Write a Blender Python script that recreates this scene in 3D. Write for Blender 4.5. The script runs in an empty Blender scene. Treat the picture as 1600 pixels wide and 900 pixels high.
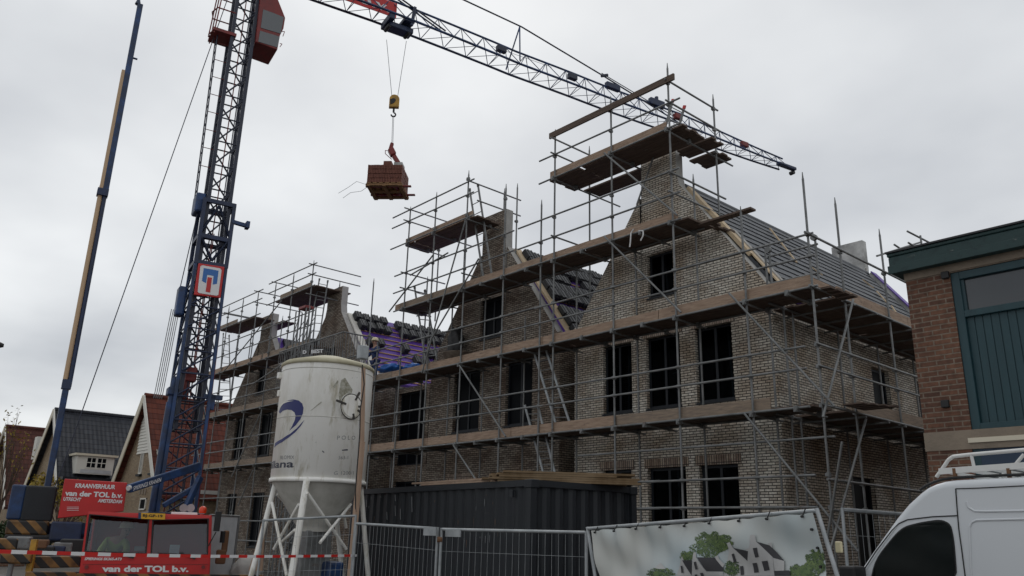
import bpy, bmesh, math, random
from mathutils import Vector, Matrix
random.seed(7)
R = math.radians
S = bpy.context.scene
COL = S.collection

# ---------------------------------------------------------------- camera
F_PX = 1262.0
EYE = Vector((0, 0, 1.7))
def _d(px, py):
    return Vector((px-800, -(py-450.0), -F_PX)).normalized()
_X = -_d(-370, 806); _Z = _X.cross(_d(2290, 875)).normalized(); _Y = _Z.cross(_X)
ROT = Matrix((_X, _Y, _Z))
cam = bpy.data.cameras.new('camera'); cam.sensor_width = 36; cam.lens = F_PX/1600*36
cam.clip_start = .1; cam.clip_end = 2000
camo = bpy.data.objects.new('camera', cam); COL.objects.link(camo)
camo.matrix_world = Matrix.Translation(EYE) @ ROT.to_4x4()
S.camera = camo

# ---------------------------------------------------------------- world, sun, exposure
SUN_EL, SUN_AZ = R(48), R(-49)
w = bpy.data.worlds.new('World'); S.world = w; w.use_nodes = True
nt = w.node_tree; N = nt.nodes; Lk = nt.links
for n in list(N): N.remove(n)
out = N.new('ShaderNodeOutputWorld'); bg = N.new('ShaderNodeBackground'); bg.inputs[1].default_value = .1
sky = N.new('ShaderNodeTexSky'); sky.sky_type = 'NISHITA'; sky.sun_disc = False
sky.sun_elevation = SUN_EL; sky.sun_rotation = SUN_AZ % (2*math.pi)
tc = N.new('ShaderNodeTexCoord')
sep = N.new('ShaderNodeSeparateXYZ'); Lk.new(tc.outputs['Generated'], sep.inputs[0])
za = N.new('ShaderNodeMath'); za.operation = 'ABSOLUTE'; Lk.new(sep.outputs[2], za.inputs[0])
zb = N.new('ShaderNodeMath'); zb.operation = 'ADD'; zb.inputs[1].default_value = .22; Lk.new(za.outputs[0], zb.inputs[0])
dx = N.new('ShaderNodeMath'); dx.operation = 'DIVIDE'; Lk.new(sep.outputs[0], dx.inputs[0]); Lk.new(zb.outputs[0], dx.inputs[1])
dy = N.new('ShaderNodeMath'); dy.operation = 'DIVIDE'; Lk.new(sep.outputs[1], dy.inputs[0]); Lk.new(zb.outputs[0], dy.inputs[1])
cmb = N.new('ShaderNodeCombineXYZ'); Lk.new(dx.outputs[0], cmb.inputs[0]); Lk.new(dy.outputs[0], cmb.inputs[1])
nz = N.new('ShaderNodeTexNoise'); nz.inputs['Scale'].default_value = 1.15; nz.inputs['Detail'].default_value = 5; nz.inputs['Roughness'].default_value = .45
Lk.new(cmb.outputs[0], nz.inputs['Vector'])
rp = N.new('ShaderNodeValToRGB'); rp.color_ramp.elements[0].position = .32; rp.color_ramp.elements[1].position = .66
rp.color_ramp.elements[0].color = (4.9, 5.1, 5.4, 1); rp.color_ramp.elements[1].color = (8.6, 8.75, 8.8, 1)
Lk.new(nz.outputs[0], rp.inputs[0])
mx = N.new('ShaderNodeMixRGB'); mx.inputs[0].default_value = .93
Lk.new(sky.outputs[0], mx.inputs[1]); 
# unseen sky behind the camera is dimmed slightly, added to darken the facades
dt_ = N.new('ShaderNodeVectorMath'); dt_.operation = 'DOT_PRODUCT'; dt_.inputs[1].default_value = (-.75, .66, .25); Lk.new(tc.outputs['Generated'], dt_.inputs[0])
mr_ = N.new('ShaderNodeMapRange'); mr_.interpolation_type = 'SMOOTHSTEP'; mr_.inputs['From Min'].default_value = -.7; mr_.inputs['From Max'].default_value = .75; mr_.inputs['To Min'].default_value = .97; mr_.inputs['To Max'].default_value = 1.0
Lk.new(dt_.outputs['Value'], mr_.inputs['Value'])
sc_ = N.new('ShaderNodeVectorMath'); sc_.operation = 'SCALE'; Lk.new(rp.outputs[0], sc_.inputs[0]); Lk.new(mr_.outputs[0], sc_.inputs['Scale'])
Lk.new(sc_.outputs[0], mx.inputs[2]); Lk.new(mx.outputs[0], bg.inputs[0]); Lk.new(bg.outputs[0], out.inputs[0])
sl = bpy.data.lights.new('sun', 'SUN'); sl.energy = .5; sl.angle = R(25); sl.color = (1, .97, .93)
so = bpy.data.objects.new('sun', sl); COL.objects.link(so)
so.rotation_euler = (R(90)-SUN_EL, 0, R(180)-SUN_AZ)
vs = S.view_settings; vs.view_transform = 'Standard'; vs.look = 'None'; vs.gamma = 1; vs.exposure = 0.08; vs.use_curve_mapping = False
S.render.engine = 'CYCLES'

# ---------------------------------------------------------------- pixel of the survey photograph -> point in the place
def ray(px, py): return ROT @ Vector((px-800, -(py-450.0), -F_PX))
def on(px, py, ax, val):
    v = ray(px, py); return EYE + v*((val-EYE[ax])/v[ax])
def onX(px, py, x): return on(px, py, 0, x)
def onY(px, py, y): return on(px, py, 1, y)
def onZ(px, py, z): return on(px, py, 2, z)
def onT(px, py, T):
    v = ray(px, py); return EYE + v*(T/math.hypot(v.x, v.y))
def onPl(px, py, p, n):
    v = ray(px, py); n = Vector(n); return EYE + v*((Vector(p)-EYE).dot(n)/v.dot(n))
V = lambda *a: Vector(a)

# ---------------------------------------------------------------- materials
def mat(name, col=(.5, .5, .5), rough=.7, metal=0, spec=.5, n2=None, nscale=4, nfac=1, bump=0, bscale=30, stretch=None, trans=None):
    m = bpy.data.materials.new(name); m.use_nodes = True; t = m.node_tree; b = t.nodes['Principled BSDF']
    b.inputs['Base Color'].default_value = (*col, 1); b.inputs['Roughness'].default_value = rough
    b.inputs['Metallic'].default_value = metal; b.inputs['Specular IOR Level'].default_value = spec
    tcn = t.nodes.new('ShaderNodeTexCoord'); src = tcn.outputs['Object']
    if stretch:
        mp = t.nodes.new('ShaderNodeMapping'); mp.inputs['Scale'].default_value = stretch; t.links.new(src, mp.inputs[0]); src = mp.outputs[0]
    if n2:
        a = t.nodes.new('ShaderNodeTexNoise'); a.inputs['Scale'].default_value = nscale; a.inputs['Detail'].default_value = 6; a.inputs['Roughness'].default_value = .65
        t.links.new(src, a.inputs['Vector'])
        r = t.nodes.new('ShaderNodeValToRGB'); r.color_ramp.elements[0].position = .35; r.color_ramp.elements[1].position = .35+.35/nfac
        r.color_ramp.elements[0].color = (*col, 1); r.color_ramp.elements[1].color = (*n2, 1)
        t.links.new(a.outputs[0], r.inputs[0]); t.links.new(r.outputs[0], b.inputs['Base Color'])
    if bump:
        a = t.nodes.new('ShaderNodeTexNoise'); a.inputs['Scale'].default_value = bscale; a.inputs['Detail'].default_value = 4
        t.links.new(src, a.inputs['Vector']); bp = t.nodes.new('ShaderNodeBump'); bp.inputs['Strength'].default_value = bump; bp.inputs['Distance'].default_value = .02
        t.links.new(a.outputs[0], bp.inputs['Height']); t.links.new(bp.outputs[0], b.inputs['Normal'])
    return m
def planar(t):
    """wall coordinates in metres: (along the wall, height)"""
    tcn = t.nodes.new('ShaderNodeTexCoord'); g = t.nodes.new('ShaderNodeNewGeometry')
    s = t.nodes.new('ShaderNodeSeparateXYZ'); t.links.new(tcn.outputs['Object'], s.inputs[0])
    sn = t.nodes.new('ShaderNodeSeparateXYZ'); t.links.new(g.outputs['Normal'], sn.inputs[0])
    ab = t.nodes.new('ShaderNodeMath'); ab.operation = 'ABSOLUTE'; t.links.new(sn.outputs[0], ab.inputs[0])
    gt = t.nodes.new('ShaderNodeMath'); gt.operation = 'GREATER_THAN'; gt.inputs[1].default_value = .6; t.links.new(ab.outputs[0], gt.inputs[0])
    mxx = t.nodes.new('ShaderNodeMix'); mxx.data_type = 'FLOAT'
    t.links.new(gt.outputs[0], mxx.inputs[0]); t.links.new(s.outputs[0], mxx.inputs[2]); t.links.new(s.outputs[1], mxx.inputs[3])
    return s, mxx.outputs[0]
def brick(name, c1, c2, mortar, bw=.215, bh=.068, ms=.011, vertical=False, patch=None, rough=.85, bias=0):
    m = bpy.data.materials.new(name); m.use_nodes = True; t = m.node_tree; b = t.nodes['Principled BSDF']; b.inputs['Roughness'].default_value = rough
    s, u = planar(t)
    c = t.nodes.new('ShaderNodeCombineXYZ')
    if vertical: t.links.new(s.outputs[2], c.inputs[0]); t.links.new(u, c.inputs[1])
    else: t.links.new(u, c.inputs[0]); t.links.new(s.outputs[2], c.inputs[1])
    br = t.nodes.new('ShaderNodeTexBrick'); br.inputs['Scale'].default_value = 1
    br.inputs['Brick Width'].default_value = bw; br.inputs['Row Height'].default_value = bh; br.inputs['Mortar Size'].default_value = ms
    br.inputs['Mortar Smooth'].default_value = .3; br.inputs['Bias'].default_value = bias
    br.inputs['Color1'].default_value = (*c1, 1); br.inputs['Color2'].default_value = (*c2, 1); br.inputs['Mortar'].default_value = (*mortar, 1)
    if vertical: br.offset = 0
    # slight waviness so that the courses are not ruler straight
    nzz = t.nodes.new('ShaderNodeTexNoise'); nzz.inputs['Scale'].default_value = 3; t.links.new(c.outputs[0], nzz.inputs['Vector'])
    ad = t.nodes.new('ShaderNodeMixRGB'); ad.blend_type = 'ADD'; ad.inputs[0].default_value = .012
    t.links.new(c.outputs[0], ad.inputs[1]); t.links.new(nzz.outputs['Color'], ad.inputs[2]); t.links.new(ad.outputs[0], br.inputs['Vector'])
    n1 = t.nodes.new('ShaderNodeTexNoise'); n1.inputs['Scale'].default_value = .9; n1.inputs['Detail'].default_value = 5; t.links.new(c.outputs[0], n1.inputs['Vector'])
    r1 = t.nodes.new('ShaderNodeValToRGB'); r1.color_ramp.elements[0].position = .42; r1.color_ramp.elements[1].position = .62
    r1.color_ramp.elements[0].color = (1, 1, 1, 1); r1.color_ramp.elements[1].color = (*(patch or (.7, .6, .52)), 1); t.links.new(n1.outputs[0], r1.inputs[0])
    mu = t.nodes.new('ShaderNodeMixRGB'); mu.blend_type = 'MULTIPLY'; mu.inputs[0].default_value = .8
    t.links.new(br.outputs[0], mu.inputs[1]); t.links.new(r1.outputs[0], mu.inputs[2])
    n2 = t.nodes.new('ShaderNodeTexNoise'); n2.inputs['Scale'].default_value = 14; n2.inputs['Detail'].default_value = 6; t.links.new(c.outputs[0], n2.inputs['Vector'])
    r2 = t.nodes.new('ShaderNodeValToRGB'); r2.color_ramp.elements[0].color = (.6, .58, .56, 1); r2.color_ramp.elements[1].color = (1.25, 1.25, 1.25, 1); r2.color_ramp.elements[0].position = .3; r2.color_ramp.elements[1].position = .7
    t.links.new(n2.outputs[0], r2.inputs[0])
    m2 = t.nodes.new('ShaderNodeMixRGB'); m2.blend_type = 'MULTIPLY'; m2.inputs[0].default_value = .8
    t.links.new(mu.outputs[0], m2.inputs[1]); t.links.new(r2.outputs[0], m2.inputs[2]); t.links.new(m2.outputs[0], b.inputs['Base Color'])
    bp = t.nodes.new('ShaderNodeBump'); bp.inputs['Strength'].default_value = .9; bp.inputs['Distance'].default_value = .012; bp.invert = True
    t.links.new(br.outputs['Fac'], bp.inputs['Height']); t.links.new(bp.outputs[0], b.inputs['Normal'])
    return m
def stripes(name, a, b_, freq, ax=(0, 1, 1), duty=.5, rough=.5):
    m = bpy.data.materials.new(name); m.use_nodes = True; t = m.node_tree; b = t.nodes['Principled BSDF']; b.inputs['Roughness'].default_value = rough
    tcn = t.nodes.new('ShaderNodeTexCoord'); dt = t.nodes.new('ShaderNodeVectorMath'); dt.operation = 'DOT_PRODUCT'; dt.inputs[1].default_value = ax
    t.links.new(tcn.outputs['Object'], dt.inputs[0])
    mm = t.nodes.new('ShaderNodeMath'); mm.operation = 'MULTIPLY'; mm.inputs[1].default_value = freq; t.links.new(dt.outputs['Value'], mm.inputs[0])
    fr = t.nodes.new('ShaderNodeMath'); fr.operation = 'FRACT'; t.links.new(mm.outputs[0], fr.inputs[0])
    gt = t.nodes.new('ShaderNodeMath'); gt.operation = 'GREATER_THAN'; gt.inputs[1].default_value = duty; t.links.new(fr.outputs[0], gt.inputs[0])
    mi = t.nodes.new('ShaderNodeMixRGB'); mi.inputs[1].default_value = (*a, 1); mi.inputs[2].default_value = (*b_, 1); t.links.new(gt.outputs[0], mi.inputs[0])
    no = t.nodes.new('ShaderNodeTexNoise'); no.inputs['Scale'].default_value = 3; no.inputs['Detail'].default_value = 6; t.links.new(tcn.outputs['Object'], no.inputs['Vector'])
    rr = t.nodes.new('ShaderNodeValToRGB'); rr.color_ramp.elements[0].position = .42; rr.color_ramp.elements[1].position = .62; rr.color_ramp.elements[0].color = (1, 1, 1, 1); rr.color_ramp.elements[1].color = (.3, .26, .22, 1)
    t.links.new(no.outputs[0], rr.inputs[0]); mu = t.nodes.new('ShaderNodeMixRGB'); mu.blend_type = 'MULTIPLY'; mu.inputs[0].default_value = 1
    t.links.new(mi.outputs[0], mu.inputs[1]); t.links.new(rr.outputs[0], mu.inputs[2]); t.links.new(mu.outputs[0], b.inputs['Base Color'])
    return m
def glass(name, tint, refl=.35, rough=.03, ior=1.6, gcol=(.7, .75, .8)):
    m = bpy.data.materials.new(name); m.use_nodes = True; t = m.node_tree
    for n in list(t.nodes): t.nodes.remove(n)
    o = t.nodes.new('ShaderNodeOutputMaterial'); mi = t.nodes.new('ShaderNodeMixShader'); tr = t.nodes.new('ShaderNodeBsdfTransparent'); gl = t.nodes.new('ShaderNodeBsdfGlossy')
    fr = t.nodes.new('ShaderNodeFresnel'); fr.inputs[0].default_value = ior
    ad = t.nodes.new('ShaderNodeMath'); ad.operation = 'ADD'; ad.inputs[1].default_value = refl; ad.use_clamp = True; t.links.new(fr.outputs[0], ad.inputs[0])
    tr.inputs[0].default_value = (*tint, 1); gl.inputs['Color'].default_value = (*gcol, 1); gl.inputs['Roughness'].default_value = rough
    t.links.new(ad.outputs[0], mi.inputs[0]); t.links.new(tr.outputs[0], mi.inputs[1]); t.links.new(gl.outputs[0], mi.inputs[2]); t.links.new(mi.outputs[0], o.inputs[0])
    return m
def tiles(name, c1, c2, freq_row, freq_col, ridge_axis='Y', rough=.5):
    """pantiles: rolls across the ridge direction, courses down the slope"""
    m = bpy.data.materials.new(name); m.use_nodes = True; t = m.node_tree; b = t.nodes['Principled BSDF']; b.inputs['Roughness'].default_value = rough; b.inputs['Specular IOR Level'].default_value = .2
    tcn = t.nodes.new('ShaderNodeTexCoord'); s = t.nodes.new('ShaderNodeSeparateXYZ'); t.links.new(tcn.outputs['Object'], s.inputs[0])
    def mth(op, a, v=None):
        n = t.nodes.new('ShaderNodeMath'); n.operation = op; t.links.new(a, n.inputs[0])
        if v is not None:
            if isinstance(v, (int, float)): n.inputs[1].default_value = v
            else: t.links.new(v, n.inputs[1])
        return n.outputs[0]
    col = mth('MULTIPLY', s.outputs[1 if ridge_axis == 'Y' else 0], freq_col)
    row = mth('MULTIPLY', s.outputs[2], freq_row)
    cf = mth('FRACT', col); rf = mth('FRACT', row)
    cs = mth('SINE', mth('MULTIPLY', col, 6.283)); h = mth('ADD', mth('MULTIPLY', cs, .4), mth('MULTIPLY', rf, -.9))
    wn = t.nodes.new('ShaderNodeTexWhiteNoise'); wn.noise_dimensions = '2D'; cc = t.nodes.new('ShaderNodeCombineXYZ')
    t.links.new(mth('FLOOR', col), cc.inputs[0]); t.links.new(mth('FLOOR', row), cc.inputs[1]); t.links.new(cc.outputs[0], wn.inputs['Vector'])
    mi = t.nodes.new('ShaderNodeMixRGB'); mi.inputs[1].default_value = (*c1, 1); mi.inputs[2].default_value = (*c2, 1); t.links.new(wn.outputs[0], mi.inputs[0])
    gap = mth('GREATER_THAN', rf, .88); dk = t.nodes.new('ShaderNodeMixRGB'); dk.inputs[2].default_value = (c1[0]*.25, c1[1]*.25, c1[2]*.25, 1)
    t.links.new(mth('MULTIPLY', gap, .8), dk.inputs[0]); t.links.new(mi.outputs[0], dk.inputs[1]); t.links.new(dk.outputs[0], b.inputs['Base Color'])
    bp = t.nodes.new('ShaderNodeBump'); bp.inputs['Strength'].default_value = 1; bp.inputs['Distance'].default_value = .035
    t.links.new(h, bp.inputs['Height']); t.links.new(bp.outputs[0], b.inputs['Normal'])
    return m

M = {}
M['steel'] = mat('galvanised_steel', (.12, .125, .125), .5, .15, n2=(.24, .245, .245), nscale=3, bump=.15)
M['steel_light'] = mat('bright_steel', (.26, .28, .29), .45, .4, n2=(.4, .42, .43), nscale=5)
M['clamp'] = mat('clamp_steel', (.06, .055, .05), .6, .3)
M['toe'] = mat('toe_board_wood', (.25, .17, .12), .85, n2=(.44, .32, .235), nscale=3, stretch=(1, 1, 9), bump=.3)
M['toe2'] = mat('toe_board_weathered', (.18, .14, .11), .85, n2=(.34, .26, .19), nscale=3, stretch=(1, 1, 9), bump=.3)
M['deck'] = mat('deck_plank_wood', (.085, .058, .045), .9, n2=(.16, .115, .09), nscale=3, stretch=(.6, 6, 6), bump=.4)
M['newwood'] = mat('fresh_timber', (.5, .38, .24), .75, n2=(.6, .48, .33), nscale=4)
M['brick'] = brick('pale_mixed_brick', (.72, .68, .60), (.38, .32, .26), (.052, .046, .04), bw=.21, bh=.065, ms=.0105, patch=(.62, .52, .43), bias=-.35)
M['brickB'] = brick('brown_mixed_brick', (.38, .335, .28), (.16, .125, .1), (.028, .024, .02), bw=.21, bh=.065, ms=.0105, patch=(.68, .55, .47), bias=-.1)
M['soldier'] = brick('soldier_course_brick', (.52, .45, .37), (.27, .2, .16), (.05, .042, .036), bw=.5, bh=.068, vertical=True)
M['redbrick'] = brick('red_brown_brick', (.185, .085, .05), (.10, .046, .03), (.21, .16, .12), bw=.225, bh=.070, ms=.011, patch=(.7, .66, .66))
M['plaster'] = mat('pale_block_edge', (.42, .41, .39), .9, n2=(.34, .33, .31), nscale=3, bump=.2)
M['concrete'] = mat('wet_concrete', (.62, .62, .6), .8, n2=(.3, .3, .29), nscale=1.6, nfac=1.3, bump=.2)
M['band'] = mat('concrete_band', (.26, .21, .16), .9, n2=(.19, .155, .12), nscale=3, bump=.3)
M['dark'] = mat('dark_interior', (.012, .012, .014), .9)  # near-black backing sheets stand for the shade of rooms; also face features
M['block'] = mat('darkened_room_block', (.07, .068, .064), .9)  # dark colour puts room shade into the added floors and walls
M['openpane'] = glass('room_shade_tint', (.4, .43, .45), .0, .15, 1.12, (.3, .32, .35))  # dark tint stands in for the shade inside unglazed openings
M['frame'] = mat('dark_window_frame', (.012, .015, .02), .5, spec=.3)
M['pane'] = mat('dark_glass_and_room_shade', (.006, .007, .009), .35, spec=.03)  # glass of the old homes; in the new openings it paints room shade
M['tile'] = mat('anthracite_flat_tile', (.036, .040, .047), .5, n2=(.06, .066, .077), nscale=3)
M['bundle'] = mat('black_glazed_tile', (.010, .011, .013), .42, n2=(.02, .021, .025), nscale=9, bump=.5, bscale=14)
M['foil'] = mat('purple_roof_foil', (.085, .032, .27), .5, n2=(.15, .07, .38), nscale=1.5)
M['batten'] = mat('batten_wood', (.42, .25, .11), .8)
M['red'] = mat('crane_red_paint', (.56, .016, .016), .4, n2=(.44, .016, .016), nscale=1.2)
M['darkred'] = mat('faded_red_paint', (.22, .022, .02), .5, n2=(.13, .02, .018), nscale=3)
M['blue'] = mat('crane_blue_paint', (.016, .058, .18), .5, n2=(.014, .03, .075), nscale=2.2, nfac=1.6)
M['darkblue'] = mat('dark_blue_paint', (.015, .03, .085), .5, n2=(.012, .018, .04), nscale=3)
M['mastdark'] = mat('grimy_mast_steel', (.02, .026, .05), .55, n2=(.035, .04, .06), nscale=2)
M['black'] = mat('black_rubber', (.012, .012, .013), .6)
M['white'] = mat('white_paint', (.72, .72, .70), .45, n2=(.6, .6, .58), nscale=2)
M['signwhite'] = mat('white_lettering', (.75, .75, .75), .5)
M['yellow'] = mat('worn_yellow_paint', (.55, .30, .03), .5, n2=(.22, .13, .03), nscale=4)
M['plate'] = mat('yellow_number_plate', (.68, .36, .02), .5)
M['beige'] = mat('beige_tube_paint', (.5, .34, .2), .5)
M['hazard'] = stripes('hazard_stripes', (.25, .125, .03), (.015, .013, .012), 2.9, ax=(.0, 1, 1))
M['wind'] = glass('windscreen_glass', (.7, .73, .75), .03, .03, 1.5, (.5, .54, .58))
M['wind2'] = glass('cabin_glass', (.75, .78, .8), .10)
M['vanglass'] = glass('van_window_glass', (.12, .13, .13), .06)
M['container'] = mat('dark_blue_container_paint', (.007, .010, .014), .6, n2=(.011, .014, .019), nscale=2, bump=.1)
M['scratch'] = mat('bare_scratched_paint', (.22, .23, .24), .7)
M['silo'] = None
M['silogrey'] = mat('silo_cone_paint', (.58, .57, .53), .6, n2=(.40, .39, .35), nscale=2, nfac=1.2)
M['siloyellow'] = mat('silo_rim', (.5, .47, .34), .6, n2=(.36, .32, .2), nscale=3)
M['navy'] = mat('navy_decal', (.018, .024, .13), .5)
M['greytext'] = mat('grey_decal', (.25, .25, .25), .6)
M['teal'] = mat('teal_boarding_paint', (.008, .038, .048), .5, n2=(.013, .052, .064), nscale=1.5, stretch=(6, 6, .6))
M['tealroof'] = mat('dark_green_fascia_paint', (.007, .026, .028), .6, n2=(.014, .042, .042), nscale=9, nfac=2.5, bump=.3, bscale=6)
M['vanwhite'] = mat('van_white_paint', (.62, .645, .67), .3, spec=.5)
M['rust'] = mat('rusty_bracket', (.16, .08, .04), .8)
M['redtile'] = tiles('red_pantiles', (.145, .043, .028), (.09, .03, .022), 3.3, 4, rough=.85)
M['browntile'] = tiles('brown_red_pantiles', (.095, .034, .025), (.06, .024, .02), 3.3, 4, rough=.85)
M['blacktile'] = tiles('anthracite_pantiles', (.022, .024, .031), (.036, .039, .048), 3.3, 4, rough=.6)
M['tanbrick'] = brick('tan_house_brick', (.36, .27, .17), (.27, .19, .12), (.28, .24, .18), patch=(.85, .8, .75))
M['cream'] = mat('cream_trim', (.62, .56, .44), .6)
M['housewhite'] = mat('white_boarding', (.66, .64, .58), .6)
M['banner'] = None
M['leafdark'] = mat('printed_dark_leaf', (.02, .045, .02), .6, n2=(.06, .11, .03), nscale=14)
M['leaflight'] = mat('printed_light_leaf', (.05, .10, .03), .6, n2=(.16, .22, .07), nscale=16)
M['prwall'] = mat('printed_pale_wall', (.46, .46, .45), .6, n2=(.38, .38, .38), nscale=4)
M['prroof'] = mat('printed_dark_roof', (.035, .035, .04), .6)
M['tarpblue'] = mat('blue_tarpaulin', (.02, .14, .5), .4, bump=.5, bscale=8)
M['skin'] = mat('skin', (.42, .24, .17), .6)
M['jacketblue'] = mat('blue_work_jacket', (.02, .04, .12), .8)
M['hivis'] = mat('hivis_jacket', (.30, .38, .08), .7)
M['helmet'] = mat('hard_hat', (.7, .62, .4), .4)
M['orange'] = mat('orange_beacon', (.6, .05, .01), .3)
M['yleaf'] = mat('autumn_leaf', (.34, .23, .02), .7, n2=(.14, .12, .015), nscale=6)
M['gleaf'] = mat('hedge_leaf', (.04, .07, .02), .7, n2=(.015, .03, .01), nscale=4)
M['bark'] = mat('bark', (.09, .06, .045), .9)
M['roofing'] = mat('red_roof_tile_load', (.12, .042, .03), .8, n2=(.2, .075, .05), nscale=8)
M['pallet'] = mat('pallet_wood', (.3, .17, .08), .85, n2=(.18, .1, .05), nscale=6)
M['post'] = mat('timber_post', (.42, .29, .21), .85, n2=(.3, .2, .14), nscale=3, stretch=(6, 6, .5))

M['cabpane'] = mat('cabin_side_glass', (.06, .07, .08), .08, spec=1.0)
M['cabpale'] = mat('cabin_pale_reflection', (.5, .54, .56), .3)
M['bluesign'] = mat('sign_blue', (.03, .14, .42), .45)
M['navy2'] = mat('dark_decal', (.03, .035, .055), .5)
M['stain'] = mat('grey_green_stain', (.22, .21, .15), .85, n2=(.55, .54, .48), nscale=14)
M['shutter'] = mat('brown_shuttering_board', (.13, .08, .035), .8, n2=(.24, .17, .1), nscale=3)
M['sheet'] = mat('grey_sheet_metal', (.5, .51, .52), .5, 0, n2=(.4, .41, .42), nscale=3)
M['red2'] = mat('tape_red', (.6, .025, .02), .45)
M['pane2'] = mat('grey_window_glass', (.03, .035, .04), .05, spec=.9)
M['pane3'] = mat('dark_teal_reflection', (.004, .014, .018), .15)
M['blueb'] = mat('blue_panel', (.015, .035, .07), .5)
M['vanglass2'] = mat('dark_side_glass', (.006, .008, .008), .04, spec=.45)
M['tubm'] = mat('mortar_splashed_tub', (.12, .09, .07), .9, n2=(.25, .21, .17), nscale=5)

def flecks(m, col, p0, p1, scale):
    t = m.node_tree; b = t.nodes['Principled BSDF']; src = b.inputs['Base Color'].links[0].from_socket; tcn = t.nodes.new('ShaderNodeTexCoord')
    mp = t.nodes.new('ShaderNodeMapping'); mp.inputs['Scale'].default_value = (.5, 1, 1.6); t.links.new(tcn.outputs['Object'], mp.inputs[0])
    n = t.nodes.new('ShaderNodeTexNoise'); n.inputs['Scale'].default_value = scale; n.inputs['Detail'].default_value = 8; n.inputs['Roughness'].default_value = .75; t.links.new(mp.outputs[0], n.inputs['Vector'])
    q = t.nodes.new('ShaderNodeValToRGB'); q.color_ramp.elements[0].position = p0; q.color_ramp.elements[1].position = p1; t.links.new(n.outputs[0], q.inputs[0])
    mi = t.nodes.new('ShaderNodeMixRGB'); t.links.new(q.outputs[0], mi.inputs[0]); t.links.new(src, mi.inputs[1]); mi.inputs[2].default_value = (*col, 1); t.links.new(mi.outputs[0], b.inputs['Base Color'])
flecks(M['tealroof'], (.2, .22, .2), .64, .70, 5); flecks(M['container'], (.10, .10, .10), .68, .72, 6); flecks(M['toe'], (.10, .07, .055), .58, .7, 4); flecks(M['deck'], (.2, .17, .15), .6, .68, 4)
flecks(M['steel'], (.12, .07, .045), .6, .68, 5); flecks(M['vanwhite'] if M['vanwhite'].node_tree.nodes['Principled BSDF'].inputs['Base Color'].links else M['white'], (.4, .4, .38), .62, .72, 2)
def silo_mat():
    m = mat('stained_white_silo_paint', (.66, .65, .60), .5); t = m.node_tree; b = t.nodes['Principled BSDF']
    tcn = t.nodes.new('ShaderNodeTexCoord')
    def layer(prev, scale, st, p0, p1, col, det=7):
        mp = t.nodes.new('ShaderNodeMapping'); mp.inputs['Scale'].default_value = st; t.links.new(tcn.outputs['Object'], mp.inputs[0])
        n = t.nodes.new('ShaderNodeTexNoise'); n.inputs['Scale'].default_value = scale; n.inputs['Detail'].default_value = det; n.inputs['Roughness'].default_value = .7; t.links.new(mp.outputs[0], n.inputs['Vector'])
        r = t.nodes.new('ShaderNodeValToRGB'); r.color_ramp.elements[0].position = p0; r.color_ramp.elements[1].position = p1; r.color_ramp.elements[0].color = (0, 0, 0, 1); r.color_ramp.elements[1].color = (1, 1, 1, 1)
        t.links.new(n.outputs[0], r.inputs[0]); mi = t.nodes.new('ShaderNodeMixRGB'); t.links.new(r.outputs[0], mi.inputs[0])
        if prev is None: mi.inputs[1].default_value = (.86, .85, .81, 1)
        else: t.links.new(prev, mi.inputs[1])
        mi.inputs[2].default_value = (*col, 1); return mi.outputs[0]
    a = layer(None, 1.5, (1, 1, .35), .45, .75, (.64, .61, .53))
    a = layer(a, 4, (1, 1, .22), .57, .72, (.42, .38, .27))
    a = layer(a, 9, (1, 1, 1), .68, .71, (.08, .07, .05))
    t.links.new(a, b.inputs['Base Color']); return m
M['silo'] = silo_mat()
def banner_mat():
    m = mat('printed_banner_sky', (.5, .5, .5), .55); t = m.node_tree; b = t.nodes['Principled BSDF']
    tcn = t.nodes.new('ShaderNodeTexCoord'); n = t.nodes.new('ShaderNodeTexNoise'); n.inputs['Scale'].default_value = .7; n.inputs['Detail'].default_value = 2; t.links.new(tcn.outputs['Object'], n.inputs['Vector'])
    r = t.nodes.new('ShaderNodeValToRGB'); e = r.color_ramp.elements; e[0].position = .38; e[0].color = (.46, .49, .46, 1); e[1].position = .66; e[1].color = (.40, .47, .49, 1)
    k = e.new(.5); k.color = (.52, .53, .50, 1); t.links.new(n.outputs[0], r.inputs[0]); t.links.new(r.outputs[0], b.inputs['Base Color']); return m
M['banner'] = banner_mat()

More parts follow.
